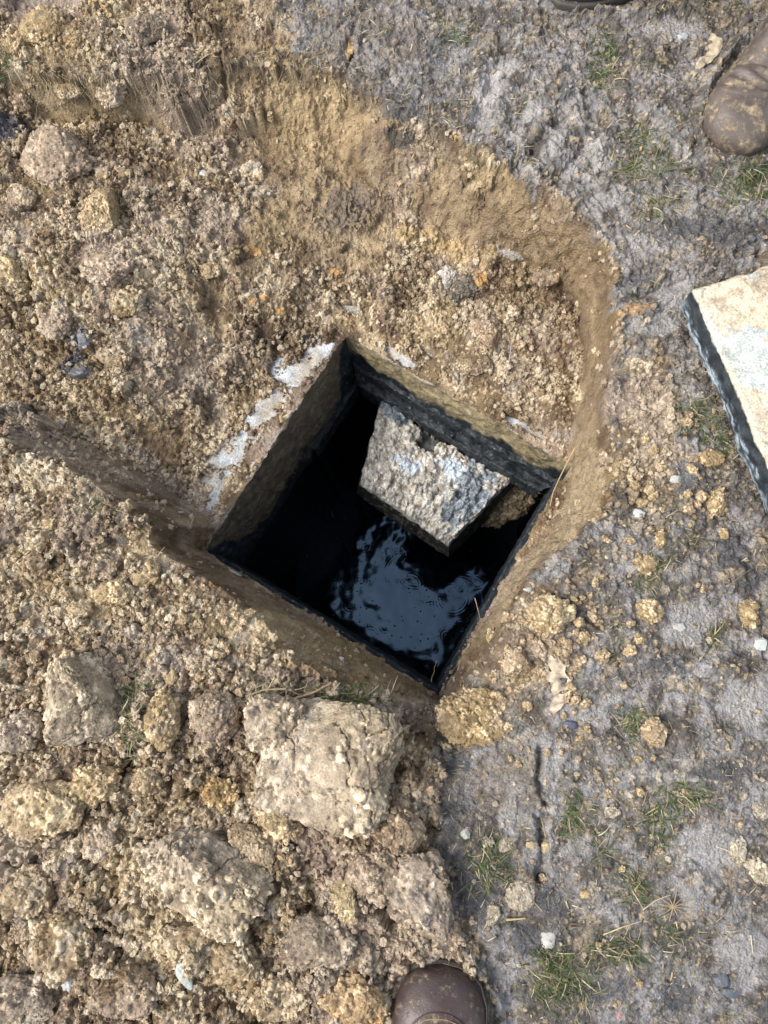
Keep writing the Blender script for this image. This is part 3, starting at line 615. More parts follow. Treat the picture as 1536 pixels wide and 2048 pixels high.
tag(obj('soil_crumbs', mesh('soil_crumbs', V, f, M_CLOD, c, False)), 'tan crumbs of dug clay covering the pit slopes and heap', 'soil crumbs', kind='stuff')

# ------------------------------------------------------------------ concrete chamber
ch = thing('concrete_chamber', (rc[0], rc[1], ZR), 'square buried concrete chamber, open and dark inside, with soil caked rim', 'chamber')
nrm4 = []
for k in range(4):
    a, b = rim[k], rim[(k+1) % 4]; e = (b-a)/np.linalg.norm(b-a); nn = np.array([-e[1], e[0]])
    if (a+nn*.01-rc)@(a+nn*.01-rc) < (a-rc)@(a-rc): nn = -nn
    nrm4.append(nn)
def corner(k, off):
    n1, n2q = nrm4[k-1], nrm4[k]; return rim[k]+off*(n1+n2q)/(1+n1@n2q)
def ring(off, m):
    P = []
    for k in range(4):
        a, b = corner(k, off), corner((k+1) % 4, off); t = np.arange(m)/m; P.append(a+(b-a)*t[:, None])
    return np.concatenate(P)
def ring_mesh(profile, m, amp, wl, colf, mat, name):
    rows = []
    for o, z in profile:
        p = ring(o, m); rows.append(np.c_[p, np.full(len(p), z)])
    A = np.stack(rows); n_r, n_c = A.shape[:2]; s = np.tile(np.arange(m)/m, 4)[None].repeat(n_r, 0); side = np.repeat(np.arange(4), m)[None].repeat(n_r, 0)
    P = A.reshape(-1, 3); d = fbm3(P, wl, 4)*amp
    inward = np.c_[np.array(nrm4)[side.ravel()], np.zeros(P.shape[0])]; cs = np.minimum(s, 1-s).ravel(); fade = sst(0, .03, cs)[:, None]
    V = P-inward*d[:, None]*fade; V[:, 2] += (fbm3(P+5, wl*1.6, 3)*amp*.8)
    c, rg = colf(P, s.ravel(), side.ravel())
    return obj(name, mesh(name, V-np.array([rc[0], rc[1], ZR]), gridfaces(n_r, n_c, True), mat, np.clip(c, 0, 1), True), ch)
OLV = [.38, .31, .18]; BLK = [.010, .014, .018]; SLM = [.022, .034, .044]
def wallcol(P, s, side):
    z = P[:, 2]; nA = fbm3(P, .06, 4, s=3); nB = fbm3(P*[1, 1, .3], .02, 3, s=8); fine = fbm3(P, .012, 3, s=11)
    top = mix([.50, .53, .55], [.36, .32, .26], np.clip(.5+fbm3(P, .03, 3), 0, 1))
    c = np.array([OLV]*len(P)); c = mix(c, [.24, .20, .12], np.clip(.35+nA*1.1, 0, 1)); c = mix(c, [.14, .12, .08], sst(.1, .5, nB)*.6)
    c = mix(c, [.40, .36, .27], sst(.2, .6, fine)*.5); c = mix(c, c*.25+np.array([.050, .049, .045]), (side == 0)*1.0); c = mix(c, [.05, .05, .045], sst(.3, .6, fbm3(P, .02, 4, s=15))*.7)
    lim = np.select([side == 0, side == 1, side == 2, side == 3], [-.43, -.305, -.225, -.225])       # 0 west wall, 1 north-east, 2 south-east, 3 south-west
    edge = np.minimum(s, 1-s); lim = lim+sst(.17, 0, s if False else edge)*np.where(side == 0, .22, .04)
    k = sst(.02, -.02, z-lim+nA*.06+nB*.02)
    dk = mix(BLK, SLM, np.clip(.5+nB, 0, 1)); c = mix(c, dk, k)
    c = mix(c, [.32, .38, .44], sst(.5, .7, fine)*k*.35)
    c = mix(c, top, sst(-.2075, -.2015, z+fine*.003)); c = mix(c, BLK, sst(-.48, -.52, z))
    return c, None
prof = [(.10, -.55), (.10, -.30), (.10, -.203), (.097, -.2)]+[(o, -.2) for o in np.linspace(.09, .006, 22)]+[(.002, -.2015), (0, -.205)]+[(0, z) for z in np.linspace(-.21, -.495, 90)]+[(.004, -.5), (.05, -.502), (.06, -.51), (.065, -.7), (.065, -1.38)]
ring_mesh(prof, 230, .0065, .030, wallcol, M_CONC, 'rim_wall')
# recessed step along the north-east wall
def bar(k, o0, o1, z0, z1, s0, s1, name, cfun, amp=.003):
    a, b = corner(k, o0), corner((k+1) % 4, o0); a2, b2 = corner(k, o1), corner((k+1) % 4, o1)
    n = 260; t = np.linspace(s0, s1, n)[:, None]; In = a+(b-a)*t; Out = a2+(b2-a2)*t
    prof = []
    for w, z in [(0, z1), (.0, z0+.002), (.03, z0), (.5, z0), (1., z0), (1, z0-.001)]: prof.append((w, z))
    w = np.r_[np.zeros(8), np.linspace(0, 1, 14)[1:]]; z = np.r_[np.linspace(z1, z0, 8), np.full(13, z0)]
    P = np.stack([np.c_[In*(1-w_)+Out*w_, np.full(n, z_)] for w_, z_ in zip(w, z)])
    sh = P.shape[:2]; P = P.reshape(-1, 3); P = P+np.c_[fbm3(P, .02, 3)*amp, fbm3(P+3, .02, 3)*amp, fbm3(P+7, .03, 3)*amp]
    return obj(name, mesh(name, P-np.array([rc[0], rc[1], ZR]), gridfaces(*sh), M_SLIME, np.clip(cfun(P), 0, 1), True), ch)
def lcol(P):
    c = mix([.010, .015, .02], [.035, .042, .048], np.clip(.5+fbm3(P, .015, 3), 0, 1)); return mix(c, [.35, .37, .38], sst(.5, .7, fbm3(P, .006, 3, s=4))*.5)  # sparse pale specks are glints painted into the dark colour
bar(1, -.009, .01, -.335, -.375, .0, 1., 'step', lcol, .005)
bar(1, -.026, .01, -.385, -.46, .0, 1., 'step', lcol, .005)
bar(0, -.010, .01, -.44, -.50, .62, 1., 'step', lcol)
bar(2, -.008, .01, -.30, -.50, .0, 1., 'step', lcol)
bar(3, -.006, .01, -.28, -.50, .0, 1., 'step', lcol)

# ------------------------------------------------------------------ rough slabs (a box with crumb-stamped top)
def slab(cs, thick, sp, colf, colside, chip=.004, relief=None, crumbn=(), mat=None, sidedrop=0.0, nside=14, edge=.003, flare=0.):
    "cs: four top corners in 3D, in order; returns V, F, colour"
    cs = np.array(cs, float); lu = np.linalg.norm(cs[1]-cs[0]); lv = np.linalg.norm(cs[3]-cs[0])
    nu, nv = int(lu/sp)+2, int(lv/sp)+2; s, t = np.meshgrid(np.linspace(0, 1, nu), np.linspace(0, 1, nv))
    B = (cs[0]*((1-s)*(1-t))[..., None]+cs[1]*(s*(1-t))[..., None]+cs[2]*(s*t)[..., None]+cs[3]*((1-s)*t)[..., None])
    a, b = s*lu, t*lv; Hm = np.zeros(s.shape); Tm = np.clip(.5+fbm(a, b, .02, 3), 0, 1)
    Hm += fbm(a, b, .05, 4, s=cs[0, 0]*9)*.003
    if relief is not None: Hm += relief(a, b, s, t)
    for n, r0, r1, asp, df in crumbn:
        i = rng.integers(1, nv-1, n); j = rng.integers(1, nu-1, n); k = rng.random(n) < df(s[i, j], t[i, j], a[i, j], b[i, j]); i, j = i[k], j[k]
        stamp(Hm, Tm, sp, i, j, rng.uniform(r0, r1, len(i)), asp, .2, rng.random(len(i)))
    e = np.minimum(np.minimum(a, lu-a), np.minimum(b, lv-b)); Hm = Hm*sst(-.002, .006, e)-edge*sst(edge*1.5, 0, e)
    ctr = B.reshape(-1, 3).mean(0)
    wob = fbm(a+3, b+5, .03, 4)*chip
    dirc = B-ctr; dirc[..., 2] = 0; dirc /= np.linalg.norm(dirc, axis=2)[..., None]+1e-9
    top = B+dirc*(wob*sst(.012, 0, e))[..., None]; top[..., 2] += Hm
    V = [top.reshape(-1, 3)]; c = [colf(a, b, s, t, Tm, Hm).reshape(-1, 3)]; Fq = [gridfaces(nv, nu)]
    idx = np.arange(nv*nu).reshape(nv, nu); loop = np.r_[idx[0, :-1], idx[:-1, -1], idx[-1, :0:-1], idx[:0:-1, 0]]
    P0 = V[0][loop]; L = len(loop); prev = loop; k0 = nv*nu; sc = []
    lp = np.cumsum(np.r_[0, np.linalg.norm(np.diff(P0, axis=0), axis=1)])
    for q in range(1, nside+1):
        w = q/nside; R_ = P0.copy(); R_[:, 2] -= thick*w
        dv = P0-ctr; dv[:, 2] = 0; dv /= np.linalg.norm(dv, axis=1)[:, None]
        R_ += dv*flare*w; R_ += dv*(fbm(lp, np.full(L, w*thick), .02, 4, s=2)*chip*.8+.0)[:, None]
        if q == nside: R_ += -dv*.006
        V.append(R_); c.append(colside(lp, w, R_, ctr)); cur = np.arange(k0, k0+L)
        Fq.append(np.stack([prev, cur, np.roll(cur, -1), np.roll(prev, -1)], 1)); prev = cur; k0 += L
    Fq.append(np.stack([prev[:L//2], np.roll(prev, -1)[:L//2], prev[::-1][:L//2], np.roll(prev, 1)[::-1][:L//2]], 1)) if False else None
    Fq = [q for q in Fq if q is not None]
    V.append(ctr[None]-[0, 0, thick]); c.append(np.array([[.02, .02, .02]]))
    tri = np.stack([prev, np.full(L, k0), np.full(L, k0), np.roll(prev, -1)], 1)
    V = np.concatenate(V); c = np.concatenate(c); Fq = np.concatenate(Fq)
    return V, Fq, np.clip(c, .005, 1), (prev, k0)
# concrete cover leaning at the right: lifted off the chamber
zc = .075
A0 = P3(1386, 578, zc); ex = P3(1536, 929, zc+.012)-A0; ex = ex.normalized(); nz = Vector((0, 0, 1)); ey = Vector((-ex.y, ex.x, 0)).normalized()
if ey.x < 0: ey = -ey
ey = (ey+Vector((0, 0, .02))).normalized()
cc = [A0, A0+ex*.62, A0+ex*.62+ey*.62, A0+ey*.62]
def ctop(a, b, s, t, T_, Hh):
    c = clay_col(a+4, b+2, np.clip(T_*1.1+.2, 0, 1), s=4)
    c = mix(c, [.66, .57, .43], np.full(a.shape, .5))
    br = fbm(a, b, .09, 4, s=61)+.3*fbm(a, b, .02, 3, s=62); lo = np.exp(-((a-.10)/.07)**2-((b-.06)/.06)**2)+.8*np.exp(-((a-.27)/.1)**2-((b-.07)/.05)**2)
    m = sst(.30, .46, br*.75+lo*.34)*(Hh < .003)
    c = mix(c, [.50, .55, .53], m*.85); return mix(c, [.42, .42, .34], sst(.022, .006, b)*.6)
def cside(lp, w, R_, ctr):
    f1 = fbm(lp, np.full(len(lp), w*.06), .02, 4, s=71); f2 = fbm(lp*.22, np.full(len(lp), w*.10), .01, 4, s=72)
    c = mix([.018, .024, .032], [.05, .06, .07], np.clip(.5+f1, 0, 1))
    return mix(c, [.42, .50, .58], sst(.50, .75, w+f1*.3)*sst(-.25, .35, f2)*.95)  # pale streak low on the side: the chamfer's reflection put into the colour
crf = lambda s, t, a, b: np.clip(.5+fbm(a, b, .09, 3, s=161)*.9-.7*np.exp(-((a-.10)/.07)**2-((b-.06)/.05)**2), .05, 1)
V, Fq, c, cap = slab(cc, .062, .002, ctop, cside, .004, None, [(800, .003, .008, .45, crf), (5000, .0015, .0035, .7, crf)], edge=.004)
cv = thing('concrete_cover', tuple(A0), 'heavy pale concrete cover slab with clay crumbs and dark wet side', 'cover')
obj('slab', mesh('slab', V-np.array(A0), Fq, M_CONC, c, True), cv)
# fallen piece of concrete inside the chamber
zb = -.435
bc = [P3(765, 784, zb+.006), P3(1041, 940, zb), P3(897, 1092, zb-.012), P3(719, 968, zb-.004)]
LU = (bc[1]-bc[0]).length; LV = (bc[3]-bc[0]).length
def brel(a, b, s, t):
    h = fbm(a, b, .06, 4, s=81)*.016+np.abs(fbm(a, b, .025, 4, s=82))*.016
    rx, ry = s-.40+fbm(a, b, .015, 3, s=8)*.03, t-.23+fbm(a, b, .015, 3, s=18)*.04
    notch = (np.abs(rx) < .06)*(np.abs(ry) < .085); h = np.where(notch, -.030+fbm(a, b, .02, 2)*.002, h)
    groove = (t+fbm(a, b, .02, 3)*.04 < .13)*(s > .26); h = np.where(groove, -.030+fbm(a, b*.3, .01, 3)*.003, h)
    h += .022*np.exp(-((s-.10)/.12)**2-((t-.08)/.14)**2)+.012*np.exp(-((s-.45)/.12)**2-((t-.34)/.10)**2)+.012*np.exp(-((s-.12)/.10)**2-((t-.16)/.12)**2)
    return h
def bcol(a, b, s, t, T_, Hh):
    c = mix(clay_col(a+7, b+3, T_, s=9), [.58, .575, .55], np.full(a.shape, .72)); q = fbm(a, b, .03, 4, s=91)
    blue = sst(.3, .55, q*.5+np.exp(-((s-.12)/.14)**2-((t-.12)/.16)**2)+np.exp(-((s-.86)/.16)**2-((t-.50)/.35)**2)*.95)
    c = c*(.7+.6*T_[..., None]); c = mix(c, [.24, .19, .13], sst(.1, .4, fbm(a, b, .018, 3, s=99))*.6)
    c = mix(c, mix([.07, .095, .12], [.28, .34, .40], np.clip(T_, 0, 1)), blue*.85)
    c = mix(c, [.55, .62, .70], sst(.9, .6, np.hypot((s-.36)/.16, (t-.52)/.09)+q*.8)*.9); c = mix(c, [.55, .62, .70], sst(.9, .6, np.hypot((s-.66)/.14, (t-.33)/.13)+q*.8)*.9)
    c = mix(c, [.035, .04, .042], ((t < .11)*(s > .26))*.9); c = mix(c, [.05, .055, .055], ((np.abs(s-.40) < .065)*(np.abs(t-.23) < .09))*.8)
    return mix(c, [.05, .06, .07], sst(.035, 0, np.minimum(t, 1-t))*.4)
def bside(lp, w, R_, ctr):
    f1 = fbm(lp*.5, np.full(len(lp), w*.10), .008, 4, s=95)
    return mix([.018, .020, .022], [.22, .21, .19], sst(.05, .6, f1)*.8)
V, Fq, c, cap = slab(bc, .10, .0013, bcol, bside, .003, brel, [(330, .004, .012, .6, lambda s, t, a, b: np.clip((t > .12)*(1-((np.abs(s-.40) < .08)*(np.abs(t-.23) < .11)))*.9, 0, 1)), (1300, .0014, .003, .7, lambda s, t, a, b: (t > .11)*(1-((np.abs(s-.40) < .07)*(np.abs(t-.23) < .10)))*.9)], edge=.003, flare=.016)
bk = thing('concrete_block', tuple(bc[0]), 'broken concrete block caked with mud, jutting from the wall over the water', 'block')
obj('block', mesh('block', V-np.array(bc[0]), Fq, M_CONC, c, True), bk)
lump('mud_lump', 1010, 985, 84, 62, 'dark muddy rubble wedged under the block in the east corner', 'rubble', rot=-30, z=-.55, h=.9, seed=501, base=[.16, .13, .09], vary=1.6, crumb=.006, bury=.6)
lump('mud_lump', 722, 748, 30, 24, 'greyish mud lump stuck in the north corner of the chamber', 'rubble', z=-.47, h=.8, seed=502, base=[.08, .08, .085], vary=1.7, crumb=.005, bury=.5)

# ------------------------------------------------------------------ water
ZW = -1.3
n = 250; a = np.linspace(-.36, .36, n); wx, wy = np.meshgrid(a+rc[0], a+rc[1]); wz = fbm(wx, wy, .12, 3, s=2)*.0014+fbm(wx, wy, .03, 2, s=5)*.00022*sst(rc[1]-.1, rc[1]+.1, wy+.0*wx)
for u, v, r0, am in [(795, 1205, 9, 1), (845, 1253, 7, 1.3), (820, 1170, 22, 1), (730, 1092, 10, .7), (893, 1272, 8, .8), (770, 1255, 10, .8), (700, 1210, 12, .7), (745, 1250, 9, .7), (865, 1225, 20, .7), (720, 1160, 10, .6),
                     (830, 1140, 34, .9), (815, 1150, 46, .8), (905, 1195, 30, 1), (915, 1200, 44, 1), (925, 1205, 58, .9), (800, 1110, 14, .8), (655, 1170, 9, .4), (850, 1195, 12, .9), (780, 1170, 15, .8), (835, 1215, 13, .8),
                     (670, 1120, 11, .4), (905, 1160, 20, .7), (950, 1150, 25, .6), (870, 1300, 5, .4), (760, 1300, 6, .4)]+[(rng.uniform(520, 960), rng.uniform(1050, 1330), rng.uniform(5, 16), rng.uniform(.3, .8)) for _ in range(26)]:
    x0, y0 = W(u, v, ZW); d = np.hypot(wx-x0, wy-y0); r = r0*(H-ZW)/F; lam = .0085
    wz += .00010*am*np.cos(6.283*(d-r)/lam)*np.exp(-((d-r)/(.0085))**2)
mw, nt, b = nodemat('dark water'); b.inputs['Base Color'].default_value = (.003, .009, .015, 1); b.inputs['Roughness'].default_value = .085; b.inputs['IOR'].default_value = 1.9; b.inputs['Specular Tint'].default_value = (.50, .74, 1.0, 1)
tag(obj('water', mesh('water', np.stack([wx, wy, ZW+wz], -1).reshape(-1, 3), gridfaces(n, n), mw)), kind='structure')
k = 420; fu = rng.uniform(480, 960, k); fv = rng.uniform(1000, 1370, k); fx, fy = W(fu, fv, ZW); v0, f0 = ico(1); fr = rng.uniform(.0008, .0035, k)
fP = v0[None]*fr[:, None, None]*[1, 1, .3]+np.stack([fx, fy, np.full(k, ZW+.0006)], 1)[:, None]
tag(obj('floating_debris', mesh('floating_debris', fP.reshape(-1, 3), (f0[None]+np.arange(k)[:, None, None]*len(v0)).reshape(-1, 3), M_PLANT, np.repeat(np.array([[.02, .02, .018], [.10, .09, .07], [.3, .3, .28]])[rng.choice(3, k, p=[.6, .3, .1])], len(v0), 0))), 'tiny dark and pale specks of scum floating on the water', 'floating debris', kind='stuff')
# flecks floating on the water
Pq = []
for u, v, L_, ang in [(597, 995, 14, 60), (638, 1012, 10, 50), (664, 1028, 12, 65), (664, 972, 7, 50), (697, 957, 8, 40), (750, 828, 10, 20), (560, 1060, 6, 40), (690, 1035, 6, 80)]:
    p = np.array(P3(u, v, ZW+.001)); L2 = L_*(H-ZW)/F; dr = np.array([math.cos(RAD(ang)), -math.sin(RAD(ang)), 0]); t = np.linspace(-.5, .5, 5)[:, None]
    v_, f_ = sweep(p+dr*L2*t+np.array([0, 0, .0005]), .0016, 6)
    o = obj('straw', mesh('straw', v_, f_, M_PLANT, np.tile([.4, .4, .38], (len(v_), 1)))); tag(o, 'thin pale fleck floating on the black water', 'straw', 'pale flecks on the water')

# ------------------------------------------------------------------ plants
def blades(P, ang, elev, Ln, wd, curl, cols):
    "curved grass blades, vectorised"
    n = len(P); k = 5; t = np.linspace(0, 1, k)[None]; el = elev[:, None]-curl[:, None]*t
    seg = Ln[:, None]/(k-1); dz = np.sin(el)*seg; dh = np.cos(el)*seg; aa = ang[:, None]+rng.normal(0, .35, n)[:, None]*t
    hx = np.cumsum(np.cos(aa)*dh, 1)-np.cos(aa[:, :1])*dh[:, :1]; hy = np.cumsum(np.sin(aa)*dh, 1)-np.sin(aa[:, :1])*dh[:, :1]; hz_ = np.cumsum(dz, 1)-dz[:, :1]
    c = np.stack([P[:, :1]+hx, P[:, 1:2]+hy, P[:, 2:3]+hz_], -1); w = wd[:, None]*(1-.85*t**1.5)
    sd = np.stack([-np.sin(aa), np.cos(aa), 0*aa+.25], -1)*w[..., None]
    V = np.stack([c-sd, c+sd], 2).reshape(-1, 3); b0 = np.arange(n)[:, None]*k*2+np.arange(k-1)[None]*2
    f = np.stack([b0, b0+1, b0+3, b0+2], -1).reshape(-1, 4); return V, f, np.repeat(cols, k*2, 0)
GRN = np.array([[.050, .085, .022], [.085, .12, .035], [.035, .06, .02], [.15, .15, .065]])
STR = np.array([[.42, .34, .20], [.26, .20, .12], [.14, .11, .07], [.50, .43, .28], [.20, .18, .09]])
def tuft(u, v, su, sv, n, lab, L0=.016, dry=.2, seed=0):
    n = int(n*2.6); L0 *= 1.2
    uu = u+su*np.clip(rng.normal(0, 1, n), -1.9, 1.9); vv = v+sv*np.clip(rng.normal(0, 1, n), -1.9, 1.9); x, y, z = ground_at(uu, vv); P = np.stack([x, y, z-.002], -1)
    ang = rng.uniform(0, 6.28, n); ln = L0*rng.uniform(.5, 1.6, n); cl = GRN[rng.integers(0, 4, n)]*rng.uniform(.7, 1.3, (n, 1)); d = rng.random(n) < dry; cl[d] = STR[rng.integers(0, 5, d.sum())]
    V, f, c = blades(P, ang, rng.uniform(.1, 1.1, n), ln, rng.uniform(.0005, .0011, n), rng.uniform(.1, 1.3, n), cl)
    o = P.mean(0); tag(obj('grass_tuft', mesh('grass_tuft', V-o, f, M_PLANT, np.clip(c, 0, 1)), loc=o), lab, 'grass tuft', 'grass tufts trodden into the mud')
for a in [(1210, 105, 12, 22, 70, 'thin green tuft upright near the top, left of the top right boot'), (1200, 150, 14, 14, 50, 'olive tuft right under the thin upright tuft'), (905, 70, 18, 16, 50, 'small green tuft near the top edge centre'),
          (1500, 380, 34, 26, 150, 'dense dark green tuft on the right edge above the cover'), (1505, 340, 22, 16, 60, 'green tuft between the boot and the dense tuft'), (1290, 275, 30, 14, 80, 'olive tuft in trampled grass below the boot toe'),
          (1265, 335, 26, 14, 60, 'short green tuft left of the trampled patch'), (1330, 335, 26, 12, 50, 'flattened tuft under the boot toe'), (1310, 410, 24, 14, 35, 'sparse tuft below the flattened one'),
          (1390, 830, 22, 20, 80, 'green tuft beside the dark side of the concrete cover'), (1440, 890, 18, 18, 60, 'darker tuft tucked against the cover'), (1300, 1140, 14, 24, 50, 'tuft beside the small upright clod'),
          (1262, 1450, 14, 18, 60, 'green tuft left of the pale pinkish clod'), (1432, 1278, 7, 8, 14, 'tiny bright green sprout on grey mud'), (1145, 1630, 16, 18, 60, 'mossy green tuft right of the spade cut'), 
          (1315, 1640, 16, 26, 70, 'upright tuft in the grey lower right mud'), (1370, 1590, 26, 12, 60, 'dull tuft under the whitish streak'), (1270, 1780, 10, 20, 40, 'narrow tuft left of the dry starry grass'),
          (1240, 1900, 22, 18, 80, 'yellow green tuft below the dry stems'), (1130, 1960, 34, 30, 170, 'broad green tuft in the dark mud near the boot'), (1100, 1920, 20, 14, 60, 'upper part tuft beside the white stone'),
          (970, 1720, 24, 26, 90, 'mossy dark tuft along the heap edge'), (1340, 1870, 10, 26, 16, 'few long green blades lying at lower right'), (1200, 1690, 10, 20, 26, 'sparse tuft halfway down the lower right'),
          (1480, 5, 8, 6, 12, 'bright green sprout at the top edge')]:
    tuft(*a[:5], a[5], L0=.017 if a[4] > 20 else .02, dry=.28)
for u, v, su, sv, n, lab, L0 in [(690, 1402, 50, 9, 150, 'grass fringe on the top edge of the huge block', .019), (275, 1365, 12, 20, 26, 'small green shoot beside the pale grey block', .016), (262, 1440, 12, 45, 110, 'dark grass on the right side of the pale grey block', .014),
                                 (185, 1010, 22, 10, 40, 'bent olive grass on the left bank', .013), (10, 130, 12, 20, 50, 'grass at the left edge of the turf', .014), (560, 1390, 50, 8, 60, 'dry straw fringe left of the grass fringe', .02)]:
    tuft(u, v, su, sv, n, lab, L0, .85 if 'dry' in lab else .35)
# dead grass litter over the mud: one uncountable mass
n = 60000; i = rng.integers(G0, ni-G0, n); j = rng.integers(G0, nj-G0, n)
dl = mud*np.clip(.25+fbm(X, Y, .06, 3, s=201)*1.3, .02, 1)+.6*np.clip(turf+turf2*.6, 0, 1)+.02
k = rng.random(n) < np.clip(dl, 0, 1)[i, j]*open_[i, j]; i, j = i[k], j[k]; n = len(i)
P = np.stack([GX[j], GY[i], Z[i, j]+.0004], -1); fa = fbm(GX[j], GY[i], .10, 2, s=202)*5
V, f, c = blades(P, fa+rng.normal(0, .7, n), rng.uniform(-.15, .35, n), rng.gamma(2.2, .0047, n), rng.uniform(.0003, .0010, n), rng.uniform(0, .7, n), STR[rng.choice(5, n, p=[.2, .25, .35, .08, .12])]*rng.uniform(.6, 1.2, (n, 1)))
tag(obj('dead_grass', mesh('dead_grass', V, f, M_PLANT, np.clip(c, 0, 1))), 'flattened dead grass and straw bits trodden into grey mud', 'dead grass', kind='stuff')
# roots hanging along the turf edge
parts = []; cl = []
for q in range(230):
    if q < 90: u, v = rng.uniform(40, 420), 0; v = np.interp(u, [0, 150, 330, 420], [130, 165, 157, 130])+rng.normal(0, 10)
    elif q < 150: u = rng.uniform(420, 1000); v = np.interp(u, [420, 700, 900, 1000], [120, 140, 250, 320])+rng.normal(0, 25)
    elif q < 170: u, v = rng.normal(725, 40), rng.normal(30, 22)
    else: u, v = rng.uniform(0, 900), rng.uniform(1300, 2040)
    x, y, z = [float(t) for t in ground_at(u, v)]; m = 9; L_ = rng.uniform(.015, .05); a0 = rng.uniform(0, 6.28) if q >= 90 else rng.normal(-1.6, .5)
    aa = a0+np.cumsum(rng.normal(0, .35, m)); px_ = x+np.cumsum(np.cos(aa))*L_/m; py_ = y+np.cumsum(np.sin(aa))*L_/m
    zz = hz(px_, py_); zz = np.maximum(zz, zz*.4+z*.6-np.linspace(0, .01, m))+.0012
    v_, f_ = sweep(np.stack([px_, py_, zz], -1), np.linspace(.00055, .0002, m), 4); parts.append((v_, f_)); cl.append(np.tile(STR[rng.choice([0, 1, 3])], (len(v_), 1)))
V, f = join(parts); tag(obj('root_fibres', mesh('root_fibres', V, f, M_PLANT, np.concatenate(cl))), 'fine pale root fibres hanging from the turf edge and heap', 'roots', kind='stuff')
# twigs, stems
def stem(name, pts, r, c, lab, cat, dz=.003, grp=None):
    xs = []
    for u, v, z in pts:
        if z is None: x, y, zz = ground_at(u, v); xs.append((float(x), float(y), float(zz)+dz))
        else: xs.append(tuple(P3(u, v, z)))
    xs = np.array(xs); s = np.linspace(0, len(xs)-1, 26); k = np.arange(len(xs))
    Q = np.stack([np.interp(s, k, xs[:, d]) for d in range(3)], 1); Q[1:-1] = (Q[:-2]+2*Q[1:-1]+Q[2:])/4; Q[1:-1] = (Q[:-2]+2*Q[1:-1]+Q[2:])/4
    Q += np.stack([fbm(s, s*0, 3, 2, s=d+5)*.0012 for d in range(3)], 1)
    v_, f_ = sweep(Q, np.linspace(r, r*.5, 26), 7); return tag(obj(name, mesh(name, v_, f_, M_PLANT, np.tile(c, (len(v_), 1)))), lab, cat, grp)
stem('twig', [(1168, 865, -.15), (1140, 915, -.165), (1118, 960, -.18), (1106, 985, -.185), (1100, 1012, -.19)], .0016, [.42, .30, .16], 'thin bent tan twig leaning on the chamber east corner', 'twig')
stem('twig', [(950, 1196, -.14), (957, 1225, -.12), (962, 1245, -.06)], .0008, [.40, .28, .18], 'short straw poking over the east rim of the chamber', 'twig')
stem('twig', [(1022, 1240 - 550, None), (1018, 720, None), (1014, 752, None)], .0012, [.35, .31, .28], 'short grey stick standing on the slope above the chamber', 'twig', dz=.012)
stem('straw', [(1205, 1868, None), (1240, 1855, None), (1282, 1842, None)], .0012, [.5, .4, .24], 'straw stem lying right of the mossy mud, left of starry grass', 'straw')
stem('straw', [(1012, 1838, None), (1050, 1836, None)], .0018, [.5, .38, .2], 'short thick straw beside the whitish lump', 'straw')
stem('straw', [(1500, 1868, None), (1503, 1905, None)], .001, [.55, .48, .34], 'short pale straw near the right bottom edge', 'straw')
stem('straw', [(1285, 1818, None), (1310, 1800, None), (1340, 1790, None)], .001, [.5, .42, .28], 'forked dry straw by the starry dry grass', 'straw')
stem('straw', [(1308, 145, None), (1330, 155, None), (1352, 165, None)], .0009, [.5, .42, .3], 'thin straw lying left of the top right boot', 'straw')
stem('straw', [(585, 1398, None), (630, 1385, None), (665, 1366, None)], .0022, [.42, .32, .18], 'flat dry straw on top of the huge block', 'straw', dz=.012)
stem('straw', [(495, 1392, None), (530, 1380, None), (575, 1378, None)], .0018, [.45, .36, .22], 'dry straw at the left end of the grassy block', 'straw', dz=.010)
for q in range(12):
    a = q*.52+.2; u, v = 1345, 1812; L_ = 38+12*math.sin(q*3.)
    stem('dry_grass_blade', [(u, v, None), (u+L_*.6*math.cos(a), v+L_*.45*math.sin(a), None), (u+L_*math.cos(a), v+L_*.7*math.sin(a), None)], .0009, [.33, .25, .15], 'dry brown blade of the star shaped grass clump', 'dry grass', grp='blades of the starry dry grass clump')
# dead leaves
def leaf(name, out, z, c, lab, thick=.0008, cat='leaf', curl=.006):
    from mathutils.geometry import tessellate_polygon
    m = 28; out = np.array(out, float); ctr = out.mean(0); rings = []
    k = np.linspace(0, len(out), 72, endpoint=False); w = np.interp(k, np.arange(len(out)+1), np.r_[out[:, 0], out[0, 0]]), np.interp(k, np.arange(len(out)+1), np.r_[out[:, 1], out[0, 1]])
    for r in np.linspace(.02, 1, 12): rings.append(np.stack([ctr[0]+(w[0]-ctr[0])*r, ctr[1]+(w[1]-ctr[1])*r], 1))
    A = np.concatenate(rings); x, y, zz = ground_at(A[:, 0], A[:, 1]); base = float(np.median(zz)); zz = base+.004+curl*fbm(x, y, .02, 2, s=7)+.002*np.abs(np.sin(A[:, 1]*.25))
    V = np.stack([x, y, zz], -1); n = len(V); f = gridfaces(12, 72, True); V2 = V-[0, 0, thick]
    cl = mix(np.asarray(c)*.65, np.asarray(c)*1.1, np.clip(.5+fbm(x, y, .01, 3), 0, 1))
    return tag(obj(name, mesh(name, np.concatenate([V, V2]), np.concatenate([f, f[:, ::-1]+n]), M_PLANT, np.concatenate([cl, cl]))), lab, cat)
leaf('dead_leaf', [(1098, 1305), (1108, 1318), (1116, 1312), (1122, 1325), (1132, 1332), (1128, 1345), (1142, 1360), (1138, 1378), (1120, 1382), (1105, 1392), (1100, 1378), (1108, 1366), (1094, 1362), (1088, 1350), (1102, 1342), (1094, 1325)], 0, [.55, .45, .33], 'crinkled pale dead leaf, upper part, lying on grey mud')
